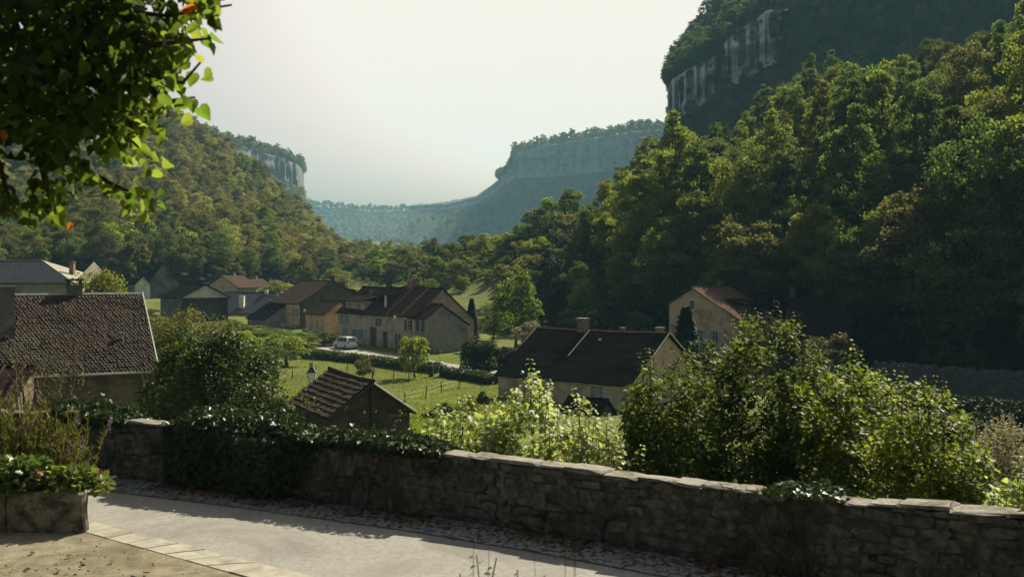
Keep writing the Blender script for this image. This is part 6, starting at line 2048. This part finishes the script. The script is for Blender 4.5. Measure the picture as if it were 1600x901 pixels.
# leafy trees that fill the gardens between the houses
for k, (px, D, h, w, m, lab) in enumerate((
        (232, 95, 7.5, 7.0, 'lf_olive', 'olive tree right behind the ridge end of the tiled house'),
        (262, 88, 6.0, 6.0, 'lf_green', 'green garden tree next to the tiled house gable'),
        (300, 100, 6.4, 7.0, 'lf_olive', 'broad olive tree in the gardens below the open barn'),
        (335, 92, 6.2, 5.5, 'lf_yellow', 'yellow green pointed tree below the long dark roof'),
        (362, 110, 5.0, 6.0, 'lf_green', 'green garden tree below the white chimney stack'),
        (395, 98, 3.6, 5.0, 'lf_green', 'low green tree at the upper left corner of the meadow'),
        (420, 140, 2.4, 6.0, 'lf_yellow', 'low yellow green tree before the grey-gabled house'),
        (470, 140, 2.8, 6.0, 'lf_olive', 'low tree at the top of the meadow left of the van'),
        (264, 140, 5.0, 8.0, 'lf_olive', 'tree crown standing before the open barn at left'),
        (225, 175, 4.0, 9.0, 'lf_brown', 'brownish tree below the steep dark-roofed house'),
        (186, 160, 6.0, 8.0, 'lf_yellow', 'sunny yellow tree between slate house and steep house'),
        (1098, 112, 5.6, 6.0, 'lf_bush', 'dark leafy tree hiding the foot of the warm gable'),
        (1135, 108, 4.6, 6.0, 'lf_bush', 'dark bush under the right corner of the warm gable house'),
        (486, 158, 2.4, 4.0, 'lf_bush', 'dark bush at the foot of the orange wall'),
        (392, 168, 2.0, 5.0, 'lf_olive', 'olive bush under the wall of the grey-gabled house'),
        (505, 150, 2.2, 4.5, 'lf_bush', 'low dark bush at the corner of the orange walled house'),
        (350, 150, 4.6, 8.0, 'lf_olive', 'olive tree under the long dark roof, left of its chimney stack'),
        (402, 150, 2.6, 7.0, 'lf_green', 'low orchard tree before the left corner of the grey-gabled house'),
        (432, 154, 2.6, 6.5, 'lf_olive', 'low olive orchard tree before the right corner of the grey-gabled house'),
        (462, 150, 2.5, 6.5, 'lf_green', 'low orchard tree beside the road left of the orange walled house'),
        (214, 150, 5.0, 7.0, 'lf_olive', 'olive tree on the lawn under the steep house'),
        (770, 160, 6.5, 6.0, 'lf_olive', 'olive tree right of the conifer behind the farmhouse'),
        (850, 150, 5.0, 6.0, 'lf_dark', 'dark bushy tree behind the chimney end of the long house'),
        (920, 145, 6.5, 6.5, 'lf_bush', 'dark green tree behind the ridge of the long house'),
        (1000, 138, 6.0, 6.0, 'lf_bush', 'dark tree between the long house and warm gable house'),
        (1225, 120, 6.0, 6.5, 'lf_bush', 'dark tree between warm gable house and shadowed house'))):
    vtree('small%d' % (k % 3), px, D, h, w, m, 'garden_tree', lab, seed=40 + k)

def hedge(name, label, pts, h, w, mat, seed, n=6000, ls=.14):
    """a clipped hedge along ground points (x, y)"""
    rng = nrand(seed); pts = np.array(pts, float); cum = seg_cum(pts)
    c = pts.mean(0); z0 = Hs(c[0], c[1]); st = MB()
    s_ = rng.uniform(0, cum[-1], n); x = np.interp(s_, cum, pts[:, 0]); y = np.interp(s_, cum, pts[:, 1])
    a = rng.uniform(-.3, math.pi + .3, n); r = 1 + .18 * fbm(s_ * .9, a, seed)
    ox = np.cos(a) * w / 2; oz = np.maximum(0, np.sin(a)); hh = h * (1 + .12 * vnoise(s_ * .6, np.full(n, .3), seed))
    t = pts[-1] - pts[0]; t = t / np.linalg.norm(t); nn = np.array([-t[1], t[0]])
    rr = rng.uniform(.8, 1.02, n) * r
    zz = H(x, y) + .1 + np.where(rng.random(n) < .75, hh * oz ** .7 * rr, hh * .8 * rng.random(n))
    P = np.stack([x + nn[0] * ox * rr, y + nn[1] * ox * rr, zz], -1) - np.array([c[0], c[1], z0])
    Nr = np.stack([nn[0] * ox, nn[1] * ox, oz + .2], -1) + rng.normal(size=(n, 3)) * .5
    for k in range(8):
        s = rng.uniform(0, cum[-1]); x = np.interp(s, cum, pts[:, 0]) - c[0]; y = np.interp(s, cum, pts[:, 1]) - c[1]
        st.tube([(x, y, Hs(x + c[0], y + c[1]) - z0 - .2), (x + rng.normal() * .1, y, Hs(x + c[0], y + c[1]) - z0 + h * .7)], [.05, .02], 4)
    t = thing(name, label, 'hedge', (c[0], c[1], z0)); st.build('stem', M['bark'], t)
    link(bpy.data.objects.new('foliage', leaf_mesh('foliage', P, Nr, rdir(rng, n), ls * rng.uniform(.6, 1.3, n), 'quad', M[mat], np.clip(rng.normal(.4, .2, n), 0, 1))), t)
xy = lambda px, D: (X(px, D), D)
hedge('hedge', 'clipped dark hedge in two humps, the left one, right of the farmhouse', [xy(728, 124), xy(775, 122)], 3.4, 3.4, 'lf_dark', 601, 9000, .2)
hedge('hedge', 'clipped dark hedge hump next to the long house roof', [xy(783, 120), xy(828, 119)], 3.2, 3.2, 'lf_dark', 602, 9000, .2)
hedge('hedge', 'low dark hedge bank along the meadow under the village road', [xy(480, 136), xy(560, 131), xy(640, 124), xy(690, 121)], 1.0, 2.2, 'lf_bush', 603, 14000, .22)
hedge('hedge', 'dark hedge bank at the right end of the meadow below the pale road', [xy(696, 119), xy(740, 115), xy(775, 112)], 1.0, 2.0, 'lf_bush', 604, 8000, .22)
hedge('hedge', 'overgrown hedge along the left side of the meadow', [xy(400, 95), xy(430, 75), xy(440, 60)], 2.0, 2.6, 'lf_bush', 605, 7000)
hedge('hedge', 'garden hedge before the gable house and orchard', [xy(395, 150), xy(480, 142)], 1.6, 1.8, 'lf_yellow', 606, 5000)
hedge('hedge', 'dark scrub line along the foot of the slope above the farmhouse', [xy(680, 195), xy(760, 180), xy(800, 170)], 2.0, 3.0, 'lf_olive', 607, 6000, .2)

hedge('hedge', 'added black green hedge hiding lit ground under the retaining wall at the right frame edge', [xy(1380, 84), xy(1480, 80), xy(1660, 74)], 1.9, 3.0, 'lf_dark', 608, 12000, .26)  # added dark hedge in place of shade over the pale lit strip

# ---- meadow grass: blades in tufts
def meadow():
    rng = nrand(620); n = 110000
    D = 1 / rng.uniform(1 / 146, 1 / 62, n); px = rng.uniform(395, 800, n)
    x = X(px, D); z = H(x, D)
    clump = fbm(x * .5, D * .5, 77, 3)
    keep = rng.random(n) < .75 + .4 * clump
    x, D, z, clump = x[keep], D[keep], z[keep], clump[keep]; m = len(x)
    P = np.stack([x, D, z - .02], -1)
    d = np.stack([rng.normal(size=m) * .45, rng.normal(size=m) * .45, np.ones(m)], -1)
    sz = rng.uniform(.07, .15, m) * (1 + .6 * np.clip(clump, 0, 1))
    me = leaf_mesh('meadow_grass', P, rdir(rng, m), d, sz, 'quad', M['grass'], np.clip(rng.normal(.45, .2, m) + .3 * clump, 0, 1))
    tag(link(bpy.data.objects.new('meadow_grass', me)), 'short sunlit meadow grass between shed and village', 'grass', None, 'stuff')
meadow()
def weeds(name, label, px, D, h, w, mat, seed, n=500):
    rng = nrand(seed); x = X(px, D); z = Hs(x, D)
    P = rng.normal(size=(n, 3)) * np.array([w / 3, w / 3, 0]); P[:, 2] = rng.random(n) * h * np.exp(-(P[:, 0] ** 2 + P[:, 1] ** 2) / (w * w / 4))
    st = MB()
    for k in range(10): st.tube([(P[k][0] * .4, P[k][1] * .4, -.05), (P[k][0], P[k][1], h * .8)], [.015, .005], 4, cap=False)
    d = rdir(rng, n); d[:, 2] = np.abs(d[:, 2]) + .4
    plant(name, label, 'plant', (x, D, z), [('foliage', leaf_mesh('foliage', P, rdir(rng, n), d, .22 * rng.uniform(.5, 1.3, n), 'oval', M[mat], rng.random(n)))], st)
weeds('weed_clump', 'dark weed clump in the meadow right of the shed', 697, 82, 1.3, 3.0, 'lf_dark', 630, 700)
weeds('weed_clump', 'rusty brown weed clump in the meadow near the long house', 735, 92, 1.4, 1.6, 'lf_brown', 631)
weeds('weed_clump', 'small dark weed tuft beside the corner of the long house', 754, 97, 1.1, 1.3, 'lf_dark', 632)
vtree('small1', 568, 116, 2.6, 2.6, 'lf_brown', 'sapling', 'thin young sapling standing in the meadow by the fence', seed=33)

# ---- fence posts with wires across the meadow
def fence(label, pts, spacing, seed):
    rng = nrand(seed); pts = np.array([xy(*p) for p in pts]); cum = seg_cum(pts)
    c = pts[0]; z0 = Hs(*c); t = thing('post_fence', label, 'fence', (c[0], c[1], z0))
    tops = []
    for s in np.arange(0, cum[-1] + .01, spacing):
        x = np.interp(s, cum, pts[:, 0]); y = np.interp(s, cum, pts[:, 1]); z = Hs(x, y)
        h = rng.uniform(1.0, 1.35); l = rng.normal(size=2) * .06
        MB().tube([(x - c[0], y - c[1], z - z0 - .3), (x - c[0] + l[0], y - c[1] + l[1], z - z0 + h)], [.07, .055], 6).build('post', M['timber'], t)
        tops.append((x - c[0], y - c[1], z - z0))
    for hh in (.5, .95):
        MB().tube([(p[0], p[1], p[2] + hh) for p in tops], .008, 3).build('wire', M['iron'], t)
fence('wire fence with thin dark posts crossing the meadow', [(430, 112), (470, 118), (540, 122), (600, 119), (640, 113)], 4.2, 640)
fence('wire fence with posts along the middle of the meadow', [(545, 98), (610, 95), (665, 101), (712, 108), (760, 106)], 4.0, 641)
fence('short row of fence posts left of the shed', [(440, 80), (470, 86), (520, 92)], 4.0, 642)

# ---- village road and bank
def vroad():
    c = [(330, 175), (420, 160), (500, 149), (560, 141), (620, 134), (680, 127), (740, 121.5), (800, 117), (880, 112)]
    P = []
    for k, (px, D) in enumerate(c):
        x = X(px, D); q = []
        for o in (-2.6, -1.2, 0, 1.2, 2.6):
            xx, yy = x + o * .35, D + o * .93; q.append((xx, yy, max(Hs(x, D), Hs(xx, yy)) + .12))
        P.append(q)
    P = np.array(P); n = len(P)
    U = np.linspace(0, n - 1, 60); Pi = np.stack([[np.interp(U, np.arange(n), P[:, j, k]) for k in range(3)] for j in range(5)], 0).transpose(2, 0, 1)
    tag(link(bpy.data.objects.new('village_road', grid_mesh('village_road', Pi, M['asphalt']))), kind='structure')
vroad()

# ------------------------------------------------------------------ street lanterns
def lantern_head(t, x, y, z, s=1.0):
    g = MB(); a, b, h = .09 * s, .16 * s, .36 * s
    lo = [(x + dx * a, y + dy * a, z) for dx, dy in ((-1, -1), (1, -1), (1, 1), (-1, 1))]; hi = [(x + dx * b, y + dy * b, z + h) for dx, dy in ((-1, -1), (1, -1), (1, 1), (-1, 1))]
    for i in range(4): g.face([lo[i], lo[(i + 1) % 4], hi[(i + 1) % 4], hi[i]])
    g.face(lo[::-1]); g.face(hi)
    g.build('lantern_glass', M['lantern_glass'], t)
    c = MB(); top = (x, y, z + h + .26 * s); e = [(x + dx * b * 1.12, y + dy * b * 1.12, z + h + .004) for dx, dy in ((-1, -1), (1, -1), (1, 1), (-1, 1))]
    for i in range(4): c.face([e[i], e[(i + 1) % 4], top])
    c.face(e[::-1])
    for i in range(4): c.tube([lo[i], hi[i]], .012 * s, 4)
    c.tube([(x, y, z + h + .2 * s), (x, y, z + h + .38 * s)], .02 * s, 5)
    c.build('lantern_cap', M['iron'], t)
def crook_lamp(label, px, D, py_lamp, py_top, side=1, s=1.15):
    x = X(px, D); z0 = Hs(x, D); t = thing('street_lamp', label, 'street lamp', (x, D, z0))
    zt = zf(py_top, D) - z0; zl = zf(py_lamp, D) - z0
    p = MB(); p.tube([(0, 0, -.3), (0, 0, .6), (0, 0, zt - .45)], [.09, .06, .045], 8)
    ca, sa = .35 * side, -.94
    A = lambda r, z: (r * ca, r * sa, z)
    p.tube([(0, 0, zt - .45)] + [A(.42 * (1 - math.cos(a)), zt - .45 + .42 * math.sin(a)) for a in np.linspace(.2, math.pi - .1, 8)] + [A(.84, zl + .5 * s)], .035, 6)
    p.tube([A(.84 + .1 * math.cos(a), zl + .72 * s + .1 * math.sin(a)) for a in np.linspace(0, 5, 9)], .018, 4)
    p.build('pole', M['iron'], t)
    lantern_head(t, *A(.84, zl - .15), s)
crook_lamp('black crook-necked street lamp with white lantern behind the shed', 484, 58, 591, 564, 1, 1.6)
def wall_lamp(label, px, py, D, rot):
    p0 = at(px, py, D); t = thing('wall_lantern', label, 'street lamp', tuple(p0), R(rot))
    b = MB(); b.tube([(0, .9, .55), (0, .45, .72), (0, 0, .62), (0, 0, .5)], .025, 5); b.box((-.08, .88, .3), (.08, .94, .8)); b.build('bracket', M['iron'], t)
    lantern_head(t, 0, 0, -.1, 1.25)
wall_lamp('white wall lantern on the farmhouse front', 616, 499, 144.8, -51)
wall_lamp('white wall lantern on the orange walled house', 476, 488, 170.5, -51)
crook_lamp('street lamp with pale lantern half hidden in the dark bushes', 1276, 50, 574, 556, 1, .9)

# ------------------------------------------------------------------ white van
def van():
    D = 146; x, y = X(540, D), D
    t = thing('parked_van', 'white minivan with dark windows parked before the farmhouse row', 'van', (x, y, Hs(x, y) + .13), R(-51 + 180))
    # local x forward (up the street), y left; side profile
    prof = [(-2.05, .35), (-2.12, .8), (-2.02, 1.25), (-1.75, 1.82), (-1.4, 1.9), (.55, 1.88), (1.0, 1.72), (1.55, 1.18), (2.15, 1.02), (2.3, .75), (2.28, .35)]
    mb = MB(); w = .86
    def off(z): return w - .13 * max(0, (z - 1.1) / .8)
    n = len(prof)
    for i in range(n):
        a, b = prof[i], prof[(i + 1) % n]
        mb.face([(a[0], -off(a[1]), a[1]), (a[0], off(a[1]), a[1]), (b[0], off(b[1]), b[1]), (b[0], -off(b[1]), b[1])])
    for s in (1, -1):
        q = [(p[0], s * off(p[1]), p[1]) for p in prof]; mb.face(q if s < 0 else q[::-1])
    body = mb.build('body', M['car'], t)
    for s in (1, -1):
        for (xa, xb, xc, xd) in ((-1.75, -.75, -.75, -1.6), (-.62, .3, .3, -.62), (.42, 1.25, .72, .42)):
            g = MB(); q = [(xa, s * (off(1.2) + .012), 1.2), (xb, s * (off(1.2) + .012), 1.2), (xc, s * (off(1.72) + .012), 1.72), (xd, s * (off(1.72) + .012), 1.72)]
            g.face(q if s < 0 else q[::-1]); g.build('side_window', M['glass'], body)
        m = MB().box((.98, s * .9 - .08, 1.18), (1.12, s * .9 + .08, 1.38)); m.build('mirror', M['car'], body)
        for xx in (-1.35, 1.4):
            k = MB().tube([(xx, s * .70, .33), (xx, s * .89, .33)], [.33, .33], 16).build('wheel', M['rubber'], t)
            MB().tube([(xx, s * .885, .33), (xx, s * .90, .33)], [.2, .18], 12).build('rim', M['zinc'], k)
        MB().box((-2.14, s * .72 - .09, .85), (-2.02, s * .72 + .09, 1.25)).build('tail_light', M['tail'], body)
        MB().box((2.12, s * .62 - .16, .78), (2.31, s * .62 + .16, .96)).build('headlight', M['lantern_glass'], body)
    g = MB(); g.face([(-2.055, -.66, 1.2), (-1.80, -.62, 1.74), (-1.80, .62, 1.74), (-2.055, .66, 1.2)]); g.build('rear_window', M['glass'], body)
    g = MB(); g.face([(1.07, -.7, 1.68), (1.57, -.74, 1.22), (1.57, .74, 1.22), (1.07, .7, 1.68)]); g.build('windscreen', M['glass'], body)
    MB().box((-2.22, -.8, .35), (-2.1, .8, .6)).build('rear_bumper', M['grey_paint'], body)
    MB().box((-2.16, -.26, .68), (-2.12, .26, .80)).build('number_plate', M['white_paint'], body)
van()
# small things by the road
p0 = at(686, 552, 139.5); zg = Hs(p0[0], p0[1])
fp = thing('flower_pot', 'orange flower pot at the foot of the blank grey gable', 'flower pot', (p0[0], p0[1], zg))
MB().tube([(0, 0, -.05), (0, 0, .4)], [.2, .3], 10).build('pot', M['terracotta'], fp)
rr = nrand(660); link(bpy.data.objects.new('foliage', mound(rr, 160, .4, .4, .45, .14, 'oval', M['lf_green'])), fp).location = (0, 0, .38)
for k, (px, lab) in enumerate(((690, 'dark roadside post with white painted top, right of two'), (674, 'dark roadside post beside the white-topped one'))):
    D = 118; x = X(px, D); b = thing('roadside_post', lab, 'post', (x, D, Hs(x, D)))
    MB().tube([(0, 0, -.3), (0, 0, 1.1), (0, 0, 1.35)], [.3, .28, .2], 8).build('shaft', M['timber'], b)
    if k == 0: MB().tube([(0, 0, 1.352), (0, 0, 1.7), (0, 0, 1.8)], [.22, .2, .08], 8).build('cap', M['white_paint'], b)

# ------------------------------------------------------------------ the air
def haze():
    m, nt, out = nodemat('haze')
    v = nt.nodes.new('ShaderNodeVolumePrincipled')
    v.inputs['Color'].default_value = (.38, .77, 1.0, 1)
    v.inputs['Density'].default_value = 0.00014
    v.inputs['Anisotropy'].default_value = 0.0
    nt.links.new(v.outputs[0], out.inputs['Volume'])
    mb = MB().box((-3300, -130, -16), (3300, 3750, 330))
    o = mb.build('haze', m)
    tag(o, 'pale blue haze filling the valley', 'haze', None, 'stuff')
haze()
